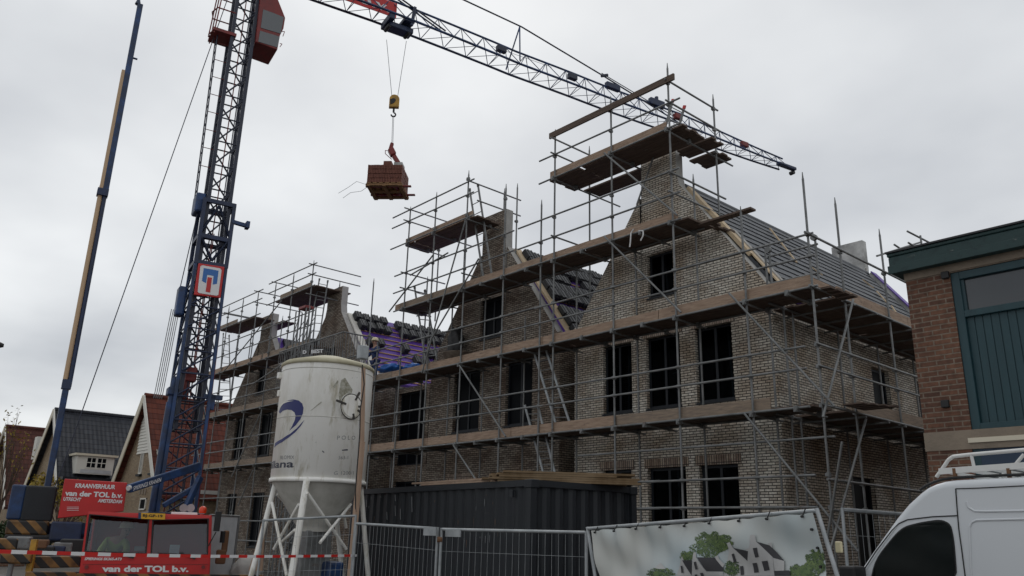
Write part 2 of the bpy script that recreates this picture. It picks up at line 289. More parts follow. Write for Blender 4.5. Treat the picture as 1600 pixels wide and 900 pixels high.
# ---------------------------------------------------------------- mesh builder
ORG = {}
class MB:
    def __init__(s): s.v = []; s.f = []; s.m = []; s.sm = []
    def face(s, pts, mi=0, sm=False):
        i = len(s.v); s.v += [Vector(p) for p in pts]; s.f.append(tuple(range(i, i+len(pts)))); s.m.append(mi); s.sm.append(sm)
    def grid(s, vs_, fs_, mi=0, sm=False):
        i = len(s.v); s.v += [Vector(p) for p in vs_]
        for f in fs_: s.f.append(tuple(i+k for k in f)); s.m.append(mi); s.sm.append(sm)
    def box(s, a, b, mi=0):
        a = Vector(a); b = Vector(b); c = (a+b)/2; d = (b-a)/2
        s.obox(c, (V(abs(d.x), 0, 0), V(0, abs(d.y), 0), V(0, 0, abs(d.z))), mi)
    def obox(s, c, ax, mi=0):
        c = Vector(c); X, Y, Z = [Vector(q) for q in ax]
        p = [c+X*i+Y*j+Z*k for i in (-1, 1) for j in (-1, 1) for k in (-1, 1)]
        s.grid(p, [(0, 1, 3, 2), (4, 6, 7, 5), (0, 4, 5, 1), (2, 3, 7, 6), (0, 2, 6, 4), (1, 5, 7, 3)], mi)
    def beam(s, p, q, w_, h, up=(0, 0, 1), mi=0):
        p = Vector(p); q = Vector(q); d = q-p; u = Vector(up); sd = d.cross(u)
        if sd.length < 1e-5: sd = d.cross(V(1, 0, 0))
        sd.normalize(); un = sd.cross(d).normalized()
        s.obox((p+q)/2, (d/2, sd*(w_/2), un*(h/2)), mi)
    def tube(s, p, q, r, n=8, r2=None, mi=0, caps=True):
        p = Vector(p); q = Vector(q); d = (q-p).normalized(); a = d.orthogonal().normalized(); b = d.cross(a); r2 = r if r2 is None else r2
        c1 = [p+(a*math.cos(2*math.pi*k/n)+b*math.sin(2*math.pi*k/n))*r for k in range(n)]
        c2 = [q+(a*math.cos(2*math.pi*k/n)+b*math.sin(2*math.pi*k/n))*r2 for k in range(n)]
        s.grid(c1+c2, [(k, (k+1) % n, n+(k+1) % n, n+k) for k in range(n)], mi, True)
        if caps: s.face(c1[::-1], mi); s.face(c2, mi)
    def path(s, pts, r, n=8, mi=0):
        for a, b in zip(pts, pts[1:]): s.tube(a, b, r, n, mi=mi)
    def lathe(s, c, prof, n=48, mi=0, sm=True):
        c = Vector(c); vs_ = []
        for (r, z) in prof: vs_ += [c+V(r*math.cos(2*math.pi*k/n), r*math.sin(2*math.pi*k/n), z) for k in range(n)]
        fs = []
        for j in range(len(prof)-1):
            for k in range(n): fs.append((j*n+k, j*n+(k+1) % n, (j+1)*n+(k+1) % n, (j+1)*n+k))
        s.grid(vs_, fs, mi, sm)
    def prism(s, pts, d, mi=0, mi_side=None):
        """closed outline swept along vector d"""
        d = Vector(d); A = [Vector(p) for p in pts]; B = [p+d for p in A]; n = len(A)
        s.face(A, mi); s.face(B[::-1], mi); ms = mi if mi_side is None else mi_side
        for k in range(n): s.face([A[k], B[k], B[(k+1) % n], A[(k+1) % n]], ms)
    def build(s, name, mats, parent=None, bevel=0, merge=False, org=None, segs=2):
        if not isinstance(mats, (list, tuple)): mats = [mats]
        o_ = ORG.get(parent.name, V(0, 0, 0)) if parent else (Vector(org) if org is not None else V(0, 0, 0))
        me = bpy.data.meshes.new(name); me.from_pydata([v-o_ for v in s.v], [], s.f); me.update()
        for p, a, b in zip(me.polygons, s.m, s.sm): p.material_index = a; p.use_smooth = b
        for m_ in mats: me.materials.append(m_)
        if merge or bevel:
            bm = bmesh.new(); bm.from_mesh(me); bmesh.ops.remove_doubles(bm, verts=bm.verts, dist=.0005); bmesh.ops.recalc_face_normals(bm, faces=bm.faces); bm.to_mesh(me); bm.free()
        o = bpy.data.objects.new(name, me); COL.objects.link(o)
        if parent: o.parent = parent
        else: o.location = o_
        ORG[o.name] = o_
        if bevel:
            b = o.modifiers.new('bevel', 'BEVEL'); b.width = bevel; b.segments = segs; b.limit_method = 'ANGLE'; b.angle_limit = R(35)
        return o
def tag(o, label=None, cat=None, group=None, kind=None):
    if label: o['label'] = label
    if cat: o['category'] = cat
    if group: o['group'] = group
    if kind: o['kind'] = kind
    return o
def thing(name, label, cat, loc=(0, 0, 0), group=None):
    o = bpy.data.objects.new(name, None); COL.objects.link(o); o.location = loc; o.empty_display_size = .2; ORG[o.name] = Vector(loc)
    return tag(o, label, cat, group)
def copy_tree(o, parent=None):
    c = o.copy(); COL.objects.link(c); c.parent = parent; ORG[c.name] = ORG.get(o.name, V(0, 0, 0))
    for ch in list(o.children): copy_tree(ch, c)
    return c
def text2d(txt, size=1, bold=.02, shear=0, space=1):
    cu = bpy.data.curves.new('t', 'FONT'); cu.body = txt; cu.size = size; cu.offset = bold*size; cu.shear = shear; cu.space_character = space; cu.resolution_u = 4
    ob = bpy.data.objects.new('t', cu); COL.objects.link(ob); dg = bpy.context.evaluated_depsgraph_get(); me = bpy.data.meshes.new_from_object(ob.evaluated_get(dg))
    vs_ = [tuple(v.co[:2]) for v in me.vertices]; fs = [tuple(p.vertices) for p in me.polygons]
    bpy.data.objects.remove(ob); bpy.data.curves.remove(cu); bpy.data.meshes.remove(me)
    x0 = min(v[0] for v in vs_); x1 = max(v[0] for v in vs_); y0 = min(v[1] for v in vs_); y1 = max(v[1] for v in vs_)
    return vs_, fs, (x0, x1, y0, y1)
def text_quad(mb, txt, bl, br, tl, mi=0, bold=.02, shear=0):
    """lettering stretched over the parallelogram bottom-left, bottom-right, top-left"""
    vs_, fs, (x0, x1, y0, y1) = text2d(txt, 1, bold, shear); bl = Vector(bl); U = Vector(br)-bl; W = Vector(tl)-bl
    mb.grid([bl+U*((x-x0)/(x1-x0))+W*((y-y0)/(y1-y0)) for x, y in vs_], fs, mi)

# ---------------------------------------------------------------- ground
g = MB(); g.face([(-500, -300, 0), (300, -300, 0), (300, 600, 0), (-500, 600, 0)])
M['ground'] = mat('wet_sandy_ground', (.10, .09, .075), .8, n2=(.05, .045, .04), nscale=.6, bump=.4, bscale=6)
tag(g.build('ground', M['ground']), kind='structure')
g = MB(); g.face([(-90, -4, .004), (60, -4, .004), (60, 6.4, .004), (-90, 6.4, .004)])
M['road'] = mat('grey_clinker_road', (.16, .15, .145), .85, n2=(.11, .1, .1), nscale=3, bump=.4, bscale=12)
tag(g.build('road', M['road']), kind='structure')

# ---------------------------------------------------------------- new brick houses
YW = 16.85; YB = 28.0; TH = .30
def window(parent, x0, x1, z0, z1, y, mull=1, rec=.12, axis='Y', transom=None):
    """frame and pane standing recessed in an opening of a wall facing -Y (axis Y) or +X (axis X)"""
    def P(u, d, z): return V(u, y+d, z) if axis == 'Y' else V(y-d, u, z)
    f = MB(); fw = .07
    def bar(u0, u1, za, zb, d0=rec, d1=rec+.07): f.box(P(u0, d0, za), P(u1, d1, zb))
    bar(x0, x1, z0, z0+fw); bar(x0, x1, z1-fw, z1); bar(x0, x0+fw, z0+fw, z1-fw); bar(x1-fw, x1, z0+fw, z1-fw)
    for k in range(mull):
        u = x0+(x1-x0)*(k+1)/(mull+1); bar(u-.035, u+.035, z0+fw, z1-fw, rec+.003, rec+.065)
    fr = f.build('window', M['frame'], parent)
    p = MB(); p.box(P(x0+fw, rec+.03, z0+fw), P(x1-fw, rec+.04, z1-fw)); p.build('pane', M['openpane'] if x1 > -16.4 and axis == 'Y' else M['pane'], fr)  # sheet across the open frame, coloured as dark as the unlit room
    if x1 > -16.4 and axis == 'Y':
        p = MB(); u_ = x0+(x1-x0)*random.uniform(.3, .7); p.tube((u_, y+.5, z0-.3), (u_+random.uniform(-.1, .1), y+.5, z1+.3), .03, 8); p.build('prop', M['steel_light'], fr)
        p = MB(); h_ = z0+random.uniform(.35, .7)*(z1-z0); p.tube((x0+.2, y+.9, h_), (x1-.1, y+.5, h_+random.uniform(-.1, .15)), .02, 6); p.build('cross_prop', M['steel_light'], fr)
    return fr
def facade(mb, prof, xs, wins, y, th, side_mi=1, z0=0):
    """wall facing -Y; prof = list of (x, ztop) left to right; wins = (x0,x1,z0,z1)"""
    def top(x, side):
        for (a, za), (b, zb) in zip(prof, prof[1:]):
            if a <= x <= b and b > a:
                if side > 0 and abs(x-b) < 1e-6: continue
                if side < 0 and abs(x-a) < 1e-6: continue
                return za+(zb-za)*(x-a)/(b-a)
        return prof[-1][1]
    br = sorted(set([round(p[0], 4) for p in prof]+[round(q, 4) for w_ in wins for q in w_[:2]]))
    for a, b in zip(br, br[1:]):
        if b-a < 1e-4: continue
        ta, tb = top(a, 1), top(b, -1); mid = (a+b)/2
        ws = sorted([w_ for w_ in wins if w_[0] < mid < w_[1]], key=lambda q: q[2]); lo = z0
        segs = []
        for w_ in ws: segs.append((lo, lo, w_[2], w_[2])); lo = w_[3]
        segs.append((lo, lo, ta, tb))
        for (l0, l1, h0, h1) in segs:
            if h0-l0 < 1e-3 and h1-l1 < 1e-3: continue
            mb.face([(a, y, l0), (b, y, l1), (b, y, h1), (a, y, h0)], 0); mb.face([(b, y+th, l1), (a, y+th, l0), (a, y+th, h0), (b, y+th, h1)], side_mi)
        mb.face([(a, y, ta), (b, y, tb), (b, y+th, tb), (a, y+th, ta)], side_mi)
    for (x0, x1, a, b) in wins:
        mb.face([(x0, y, a), (x0, y+th, a), (x0, y+th, b), (x0, y, b)], 0); mb.face([(x1, y, a), (x1, y, b), (x1, y+th, b), (x1, y+th, a)], 0)
        mb.face([(x0, y, a), (x1, y, a), (x1, y+th, a), (x0, y+th, a)], 2); mb.face([(x0, y, b), (x0, y+th, b), (x1, y+th, b), (x1, y, b)], 0)
    for (a, za), (b, zb) in zip(prof, prof[1:]):
        if abs(a-b) < 1e-6: mb.face([(a, y, za), (a, y+th, za), (a, y+th, zb), (a, y, zb)], side_mi)
    mb.face([(prof[0][0], y, z0), (prof[0][0], y+th, z0), (prof[0][0], y+th, prof[0][1]), (prof[0][0], y, prof[0][1])], 0)
    mb.face([(prof[-1][0], y, z0), (prof[-1][0], y, prof[-1][1]), (prof[-1][0], y+th, prof[-1][1]), (prof[-1][0], y+th, z0)], 0)
def gable_prof(xc, hw, ze, zn, zt, nw=.62):
    return [(xc-hw, ze), (xc-hw+.12, ze+.0), (xc-nw-.08, zn), (xc-nw, zn+.35), (xc-nw, zt), (xc+nw, zt), (xc+nw, zn+.35), (xc+nw+.08, zn), (xc+hw-.12, ze+.0), (xc+hw, ze)]
def gabled_house(xc, hw, label, wins, bmat, zt=12.4, zn=11.05, ze=7.65, mull=1, nw=.62, side=False, roof='slabs', sidewins=()):
    t = thing('brick_house', label, 'house', (xc, YW, 0))
    prof = gable_prof(xc, hw, ze, zn, zt, nw)
    mb = MB(); facade(mb, prof, None, wins, YW, TH)
    # side and back walls
    if sidewins:
        ys = sorted(set([YW+TH, YB]+[q for w_ in sidewins for q in w_[:2]])); X = xc+hw
        for a, b in zip(ys, ys[1:]):
            lo = 0; ws = sorted([w_ for w_ in sidewins if w_[0] <= a and w_[1] >= b], key=lambda q: q[2])
            for w_ in ws: mb.face([(X, a, lo), (X, b, lo), (X, b, w_[2]), (X, a, w_[2])]); lo = w_[3]
            mb.face([(X, a, lo), (X, b, lo), (X, b, ze), (X, a, ze)])
        for (a, b, za, zb) in sidewins:
            mb.face([(X, a, za), (X-TH, a, za), (X-TH, a, zb), (X, a, zb)]); mb.face([(X, b, za), (X, b, zb), (X-TH, b, zb), (X-TH, b, za)])
            mb.face([(X, a, za), (X, b, za), (X-TH, b, za), (X-TH, a, za)], 2); mb.face([(X, a, zb), (X-TH, a, zb), (X-TH, b, zb), (X, b, zb)])
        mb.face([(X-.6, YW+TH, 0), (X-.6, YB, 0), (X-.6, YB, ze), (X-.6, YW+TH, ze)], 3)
    else:
        mb.face([(xc+hw, YW+TH, 0), (xc+hw, YB, 0), (xc+hw, YB, ze), (xc+hw, YW+TH, ze)])
    mb.face([(xc-hw, YB, 0), (xc-hw, YW+TH, 0), (xc-hw, YW+TH, ze), (xc-hw, YB, ze)])
    mb.face([(x, YB, z) for x, z in [(xc-hw, 0)]+gable_prof(xc, hw, ze, zn, zn, nw)+[(xc+hw, 0)]])
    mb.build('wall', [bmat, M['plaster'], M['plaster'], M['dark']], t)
    for z in (4.25, 7.2): fl = MB(); fl.box((xc-hw+.05, YW+TH+.02, z), (xc+hw-.65, YB-.05, z+.22)); fl.build('added_floor', M['block'], t)
    fl = MB(); fl.box((xc-hw+.05, YW+2.6, .02), (xc+hw-.65, YW+2.7, 4.24)); fl.box((xc-hw+.05, YW+2.6, 4.48), (xc+hw-.65, YW+2.7, 7.19)); fl.build('added_partition', M['block'], t)  # floors and this wall are added to stop stray light in the rooms
    for (x0, x1, a, b) in wins:
        window(t, x0, x1, a, b, YW, mull if x1-x0 > .8 else 0)
        if b < 7.2:
            l = MB(); l.box((x0-.1, YW-.012, b), (x1+.1, YW+.1, b+.23)); l.build('lintel', M['soldier'], t)
        s_ = MB(); s_.box((x0-.02, YW-.03, a-.05), (x1+.02, YW+.14, a-.002)); s_.build('sill', M['frame'], t)
    for (a, b, za, zb) in sidewins: window(t, a, b, za, zb, xc+hw, 0, axis='X')
    return t
# unit A (nearest) ------------------------------------------------------
gfA = [(-15.2, -14.2, .9, 3.45), (-13.65, -12.45, .9, 3.45), (-12.05, -10.95, .9, 3.45)]
ffA = [(-15.17, -14.12, 4.98, 6.9), (-13.62, -12.50, 4.98, 6.9), (-12.02, -10.93, 4.98, 6.9)]
sfA = [(-13.5, -12.62, 8.0, 9.25)]
hA = gabled_house(-13.02, 3.27, 'pale brick house with the tallest gable and a finished grey side roof', gfA+ffA+sfA, M['brick'],
                  side=True, sidewins=[(21.7, 22.75, 5.2, 6.35), (24.6, 25.6, 5.2, 6.35), (20.0, 21.2, 1.0, 3.3)])
# unit B ---------------------------------------------------------------
gfB = [(-22.1, -20.7, .9, 3.35), (-19.3, -18.1, .9, 3.35)]
ffB = [(-22.05, -20.65, 4.98, 7.0), (-19.35, -18.1, 4.98, 7.0)]
sfB = [(-20.75, -19.6, 8.0, 9.35)]
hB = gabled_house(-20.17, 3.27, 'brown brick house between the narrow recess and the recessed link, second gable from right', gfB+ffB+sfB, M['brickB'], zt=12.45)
gfC = [(-33.2, -32.2, .9, 3.3), (-31.5, -30.3, .9, 3.3)]; ffC = [(-33.2, -32.2, 4.98, 7.0), (-31.5, -30.2, 4.98, 7.0)]
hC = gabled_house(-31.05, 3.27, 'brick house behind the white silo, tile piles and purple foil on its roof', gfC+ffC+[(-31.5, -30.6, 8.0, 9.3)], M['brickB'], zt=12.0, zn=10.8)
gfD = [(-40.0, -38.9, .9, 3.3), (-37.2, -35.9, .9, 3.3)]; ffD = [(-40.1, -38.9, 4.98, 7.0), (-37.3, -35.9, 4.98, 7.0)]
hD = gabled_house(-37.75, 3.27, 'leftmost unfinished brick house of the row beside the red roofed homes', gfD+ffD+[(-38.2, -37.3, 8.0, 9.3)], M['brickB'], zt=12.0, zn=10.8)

# roofs: right hand slope (facing +X), left hand slope, flat crown
def slope(house, xc, hw, ze=7.65, zn=11.05, nw=.7, kind='slabs', crown=True, over=.1):
    ztop = zn; xt = xc+nw; xe = xc+hw+over; dz = (zn-ze)/(hw-nw); zb = ze-dz*over
    y0, y1 = YW+TH, YB
    def pt(f, y, h=0):      # f 0 at the eave, 1 at the top
        nrm = V(dz, 0, 1).normalized(); return V(xe+(xt-xe)*f, y, zb+(ztop-zb)*f)+nrm*h
    L = (V(xt, 0, ztop)-V(xe, 0, zb)).length
    under = MB()
    under.prism([pt(0, y0, -.2), pt(1, y0, -.2), pt(1, y0, 0), pt(0, y0, 0)], (0, y1-y0, 0))
    # left slope and crown
    xl = xc-nw; xle = xc-hw
    under.face([(xl, y0, ztop-.02), (xt, y0, ztop-.02), (xt, y1, ztop-.02), (xl, y1, ztop-.02)])
    under.face([(xle, y0, ze), (xl, y0, ztop-.02), (xl, y1, ztop-.02), (xle, y1, ze)])
    rf = under.build('roof', M['foil'] if kind != 'slabs' else M['tile'], house)
    return rf, pt, L
rfA, ptA, LA = slope(hA, -13.02, 3.27)
# interlocking flat tiles: one stepped course after another
tl = MB(); n = 14; yA0, yA1 = YW+TH+.22, YB-.35
for i in range(n):
    f0 = i/n; f1 = (i+1)/n+.008
    k = 0; y = yA0
    while y < yA1-.05:
        e = min(y+.9+random.uniform(-.003, .003), yA1); j = random.uniform(-.003, .003)
        a = [ptA(f0, y+.004, .05+j), ptA(f1, y+.004, .022+j), ptA(f1, y+.004, .0), ptA(f0, y+.004, .01)]
        tl.prism(a, (0, e-y-.008, 0)); y = e
tl.build('tile_courses', M['tile'], rfA)
rd = MB(); rd.tube(ptA(1, YW+TH, .04)+V(-.1, 0, 0), ptA(1, YB, .04)+V(-.1, 0, 0), .11, 8); rd.build('ridge_capping', M['tile'], rfA)
bt = MB()
bt.beam(ptA(.04, YW+TH+.1, .06), ptA(.99, YW+TH+.1, .06), .2, .03, up=(1, 0, 1)); bt.beam(ptA(.3, YW+TH-.02, .03), ptA(.98, YW+TH-.02, .03), .08, .1, up=(1, 0, 1))
bt.build('rake_board', M['newwood'], hA)
bt = MB(); bt.beam(ptA(.0, YW+TH+.28, .09), ptA(.55, YW+TH+.28, .09), .16, .025, up=(1, 0, 1)); bt.build('flashing', M['plaster'], rfA)
bt = MB()
for (pa, pb) in (((1203, 357), (1245, 410)), ((1265, 415), (1285, 430)), ((1348, 437), (1365, 450)), ((1370, 455), (1388, 475)), ((1393, 478), (1408, 500))):
    nn = (1.35, 0, 1); bt.beam(onPl(*pa, ptA(.5, 17, .1), nn), onPl(*pb, ptA(.5, 17, .1), nn), .05, .035, up=(1, 0, 1))
bt.build('batten', M['newwood'], rfA)
gt = MB(); gt.beam(ptA(0, YW+TH, -.02)+V(.07, 0, -.06), ptA(0, YB, -.02)+V(.07, 0, -.06), .13, .12); gt.build('gutter', M['plaster'], hA)
# rear gable parapet and its neck slab
rn = MB(); rn.box((-13.62, 28.02, 10.2), (-12.42, 28.32, 12.42)); rn.build('rear_chimney_slab', M['concrete'], hA, bevel=.015)
rn = MB(); rn.prism([ptA(-.02, 28.01, -.1), ptA(1, 28.01, -.1), ptA(1, 28.01, .12), ptA(-.02, 28.01, .12)], (0, .3, 0)); rn.build('rear_parapet', M['concrete'], hA)
rn = MB(); rn.prism([ptA(-.02, 27.96, .125), ptA(1, 27.96, .125), ptA(1, 27.96, .16), ptA(-.02, 27.96, .16)], (0, .42, 0)); rn.build('parapet_foil', M['foil'], hA)
rn = MB(); rn.box((-9.99, YW+TH+.001, 7.35), (-9.72, YB, 7.62)); rn.build('eaves_board', M['foil'], hA)

def foil_roof(house, xc, zn, y_end, rows, groupname, place, sc=1.0):
    rf, pt, L = slope(house, xc, 3.27, 7.65, zn, kind='foil')
    b = MB()
    for k in range(int(L/.33)):
        f = (k+.5)*.33/L; b.beam(pt(f, YW+TH+.05, .03), pt(f, YB-.1, .03), .045, .03, up=(1, 0, 1))
    b.build('battens', M['batten'], rf)
    r = MB(); r.beam(pt(.0, YW+TH+.1, .05), pt(.98, YW+TH+.1, .05), .28, .07, up=(1, 0, 1), mi=0)
    r.build('rake_board', M['newwood' if xc > -25 else 'housewhite'], house)
    out_ = []
    for (row, ys) in rows:
        for y in ys:
            mb = MB(); nrm = V(1.35, 0, 1).normalized(); dn = (pt(0, 0)-pt(1, 0)).normalized()
            c = pt(row/L, y, .05); k = 5+random.randint(0, 1)
            for q in range(k):
                jj = random.uniform(-.012, .012); jy = random.uniform(-.008, .008); o_ = c+nrm*(.03+q*(.05 if sc > 1.2 else .036))+dn*jj+V(0, jy, 0)
                for (w0, hh, ww) in ((-.105, 0, .045), (-.02, .016, .04), (.07, .0, .042), (.13, .02, .022)): mb.obox(o_+V(0, w0, 0)+nrm*hh, (dn*.205, V(0, ww, 0), nrm*.021))
            out_.append(mb.build('tile_pile', M['bundle'], org=c, bevel=.012, segs=1))
    for o in out_: tag(o, 'pile of black tiles on battens over purple foil, '+place, 'tile pile', groupname)
    return rf, pt, L
def seq(a, b, st=.335, skip=()):
    o = []; y = a; k = 0
    while y < b:
        if k not in skip: o.append(y+random.uniform(-.02, .02))
        y += st; k += 1
    return o
Lr = 4.3
foil_roof(hC, -31.05, 10.8, 23, [(3.85, seq(17.45, 27, .43, (4,))), (3.3, seq(17.5, 27.2, .43, (4,))), (2.2, seq(17.6, 27, .43, (2, 3, 5, 6))), (1.55, seq(18.0, 27, .43, (0, 1, 2, 3, 6)))], 'tile piles on the roof behind the silo', 'on the roof behind the silo', 1.32)
foil_roof(hB, -20.17, 11.05, 23, [(3.95, seq(17.45, 23.5, .36)), (3.5, seq(17.45, 23.5, .36)), (2.95, seq(17.5, 23.5, .36, (4, 5, 9, 10))), (2.4, seq(17.5, 23, .36, (8, 9, 12))), (1.95, seq(17.5, 23, .36)), (1.1, seq(17.45, 22, .36)), (.65, seq(17.45, 21.5, .36, (5,))), (.15, seq(17.4, 20.5, .36))], 'tile piles between the two nearest gables', 'between the nearest gables', 1.1)
rfD, ptD, LD = slope(hD, -37.75, 3.27, 7.65, 10.8, kind='foil')
dd = MB()
for k in range(9):
    for y in seq(17.5, 24): c = ptD(.1+k*.1, y, .06); dd.obox(c, (V(.12, 0, -.16), V(0, .15, 0), V(.08, 0, .06)))
dd.build('tile_courses', M['bundle'], rfD)

# recessed link buildings
def link(x0, x1, y, z, label, openings):
    t = thing('link_building', label, 'house', ((x0+x1)/2, y, 0)); mb = MB()
    facade(mb, [(x0, z), (x1, z)], None, openings, y, .25)
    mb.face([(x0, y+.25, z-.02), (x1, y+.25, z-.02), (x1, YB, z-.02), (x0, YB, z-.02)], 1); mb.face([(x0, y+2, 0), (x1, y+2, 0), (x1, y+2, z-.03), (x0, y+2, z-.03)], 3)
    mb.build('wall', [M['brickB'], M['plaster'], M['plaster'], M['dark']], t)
    for (a, b, c, d_) in openings: window(t, a, b, c, d_, y, 2 if b-a > 1.5 else 0)  # oversized openings, their dark panes painting the shade of the recess
link(-27.78, -23.46, 18.3, 7.3, 'dark recessed link between the silo roof house and the brown brick house', [(-27.6, -25.7, .1, 3.6), (-25.5, -23.6, .1, 3.6), (-27.6, -25.7, 4.2, 7.1), (-25.5, -23.6, 4.2, 7.1)])
link(-16.88, -16.31, 18.0, 7.4, 'narrow dark recess between the two nearest brick houses', [(-16.86, -16.33, .05, 3.9), (-16.86, -16.33, 4.15, 7.2)])

# ---------------------------------------------------------------- scaffolding
Y0 = 15.55; YI = 16.5; X0 = -8.04; XI = -9.35
TR = .027
def pole(par, x, y, z1, z0=0, joints=()):
    mb = MB(); mb.tube((x, y, z0), (x, y, z1-.16), TR, 8); mb.tube((x, y, z1-.16), (x, y, z1), TR*.8, 8, TR*.35)
    for z in joints:
        if z < z1-.3: mb.tube((x, y, z-.045), (x, y, z+.045), TR*1.75, 8); mb.box((x-.05, y-.06, z-.03), (x+.03, y+.05, z+.03))
    return mb.build('upright', M['steel'], par)
def rail(par, p, q, name='rail', r=TR, m='steel'):
    mb = MB(); mb.tube(p, q, r, 8); return mb.build(name, M[m], par)
def toe(par, x0, x1, z, y=Y0+.055, m='toe', h=.25):
    x = x1
    while x > x0+.3:
        L = min(random.uniform(3.6, 4.4), x-x0); mb = MB(); j = random.uniform(-.012, .012); k = random.uniform(-.015, .015)
        mb.box((x-L+.01, y, z+.045+j), (x-.01, y+.04, z+.045+h+k)); mb.build('toe_board', M[m if random.random() < .75 else 'toe2'], par, bevel=.006, segs=1); x -= L
def deck(par, x0, x1, z, ya=Y0+.12, yb=YI+.05):
    x = x1; npl = max(2, round((yb-ya)/.215)); wd = (yb-ya)/npl
    while x > x0+.2:
        L = min(random.uniform(3.5, 4.3), x-x0); mb = MB()
        for k in range(npl):
            e = random.uniform(-.06, .06); dz = random.uniform(-.006, .006)
            mb.box((x-L+.015+e, ya+k*wd+.006, z+.035+dz), (x-.015+e, ya+(k+1)*wd-.006, z+.085+dz))
        mb.build('deck', M['deck'], par); x -= L
def transoms(par, xs, z, ya=Y0-.12, yb=YI+.25):
    for x in xs:
        mb = MB(); mb.tube((x, ya, z-.055), (x, yb, z-.055), TR*.95, 8); j = random.uniform(-.01, .01)
        for yy in (Y0-.055, YI-.05): mb.box((x-.045, yy-.05, z-.09+j), (x+.045, yy+.05, z+.035+j)); mb.tube((x+.05, yy, z-.02), (x+.05, yy-.09, z-.03), .012, 6)
        mb.build('transom', M['steel'], par)
# --- near scaffold
sN = thing('scaffolding', 'large tube scaffolding with wooden decks round the two nearest gables, right of the silo', 'scaffolding', (-8.04, 15.55, 0))
D1, D2, D3, D4 = 4.37, 6.88, 9.36, 11.98
Jz = (D1, D1+.8, D1+1.26, D2, D2+.7, D2+1.2, D3, D3+.72, D3+1.35, D4, D4+.7, D4+1.35, 2.38, 3.0)
outer = [(-8.05, 9.55), (-9.65, 9.21), (-11.6, 13.95), (-13.62, 13.8), (-15.87, 13.6), (-18.1, 12.5), (-20.08, 13.64), (-21.9, 13.4), (-23.52, 13.32), (-25.1, 8.4), (-27.6, 8.5)]
for x, z in outer: pole(sN, x, Y0, z, joints=Jz)
for x, z in [(-9.65, 8.4), (-11.6, 11.0), (-13.62, 9.4), (-15.87, 9.4), (-18.1, 8.3), (-20.08, 9.4), (-21.9, 9.4), (-23.52, 10.8), (-25.1, 8.0), (-27.6, 8.2)]: pole(sN, x, YI, z, joints=(D1, D2, D3))
pole(sN, -11.55, 17.55, 13.8, 7.0, joints=(D4, D4+.7, D4+1.35, D3)); pole(sN, -15.9, 17.1, 13.6, 8.2, joints=(D4, D3)); pole(sN, -16.45, Y0+.02, 11.45, joints=(D3, D3+.7))
pole(sN, -20.1, 17.2, 13.5, 9.4, joints=(D4,)); pole(sN, -19.3, 17.1, 13.4, 9.6, joints=(D4,)); pole(sN, -23.6, 17.0, 12.9, 9.2, joints=(D4,)); pole(sN, -22.0, 17.0, 12.2, 9.2)
for y, z in [(16.95, 9.37), (19.15, 9.2), (21.3, 8.0), (23.5, 8.0), (25.7, 8.0)]: pole(sN, X0, y, z, joints=(D1, D1+.8, D1+1.26, 2.9, 2.38, D2, D2+1.15))
for y, z in [(16.6, 7.2), (17.0, 6.9), (19.15, 6.9), (21.3, 6.9), (23.5, 6.9)]: pole(sN, XI, y, z, joints=(D1, D2))
yo = Y0-.055
def hz(x0, x1, zs, y=yo, nm='rail'):
    for z in zs: rail(sN, (x0, y, z), (x1, y, z+random.uniform(-.03, .03)), nm)
hz(-8.3, -16.9, (D1, D1+.8, D1+1.26)); hz(-16.4, -28.2, (D1, D1+.8, D1+1.26))
hz(-7.9, -16.6, (D2, D2+.68, D2+1.18)); hz(-16.3, -28.0, (D2, D2+.68, D2+1.18))
hz(-11.3, -17.4, (D3, D3+.72, D3+1.38)); hz(-17.0, -24.1, (D3,)); hz(-17.6, -24.2, (D3+.72, D3+1.38))
hz(-11.2, -16.5, (D4, D4+.72)); hz(-19.7, -24.6, (D4-.12, D4+.72, D4+1.2))
hz(-8.3, -12.6, (2.38, 3.0)); hz(-12.2, -19.0, (2.38, 3.0)); hz(-7.9, -15.0, (3.75,), Y0+.1)
mb = MB(); mb.box((-15.98, Y0-.16, D4+1.28), (-11.3, Y0-.1, D4+1.46)); mb.build('guard_plank', M['deck'], sN)
for z in (D1, D2): rail(sN, (-9.4, YI-.05, z), (-27.9, YI-.05, z)); 
rail(sN, (-11.3, YI-.05, D3), (-24, YI-.05, D3)); rail(sN, (-9.9, 17.5, 8.35), (-12.2, 17.5, 8.35))
# rails running into the depth
for x, y0_, y1_, z in [(-11.6, 15.35, 17.75, D4+1.35), (-11.6, 15.35, 17.8, D4+.72), (-15.85, 15.3, 17.3, D4+1.2), (-15.85, 15.3, 17.0, D4+.7), (-11.6, 15.35, 17.9, D3+1.3), (-11.6, 15.35, 17.9, D3+.75),
                       (-20.05, 15.4, 17.9, D4+1.2), (-20.05, 15.9, 17.9, D4+.6), (-23.6, 15.3, 17.3, D4+1.2), (-23.6, 15.3, 17.3, D4+.72), (-23.55, 15.3, 17.5, D3+.72), (-23.55, 15.3, 17.3, D3+1.3), (-15.9, 15.4, 17.3, D3+.7), (-20.1, 15.4, 17.4, D3+.5)]:
    rail(sN, (x+.05, y0_, z+.03), (x+.05, y1_, z+.03))
for z in (D1, D1+.8, D1+1.26, 2.9, 2.32): rail(sN, (X0+.055, 15.35, z), (X0+.055, 26, z-.02))
for z in (D2-.02, D2+1.17): rail(sN, (X0+.055, 15.3, z), (X0+.055, 26, z-.02))
rail(sN, (XI, 16.0, D1), (XI, 26, D1)); rail(sN, (XI, 16.0, D2), (XI, 26, D2))
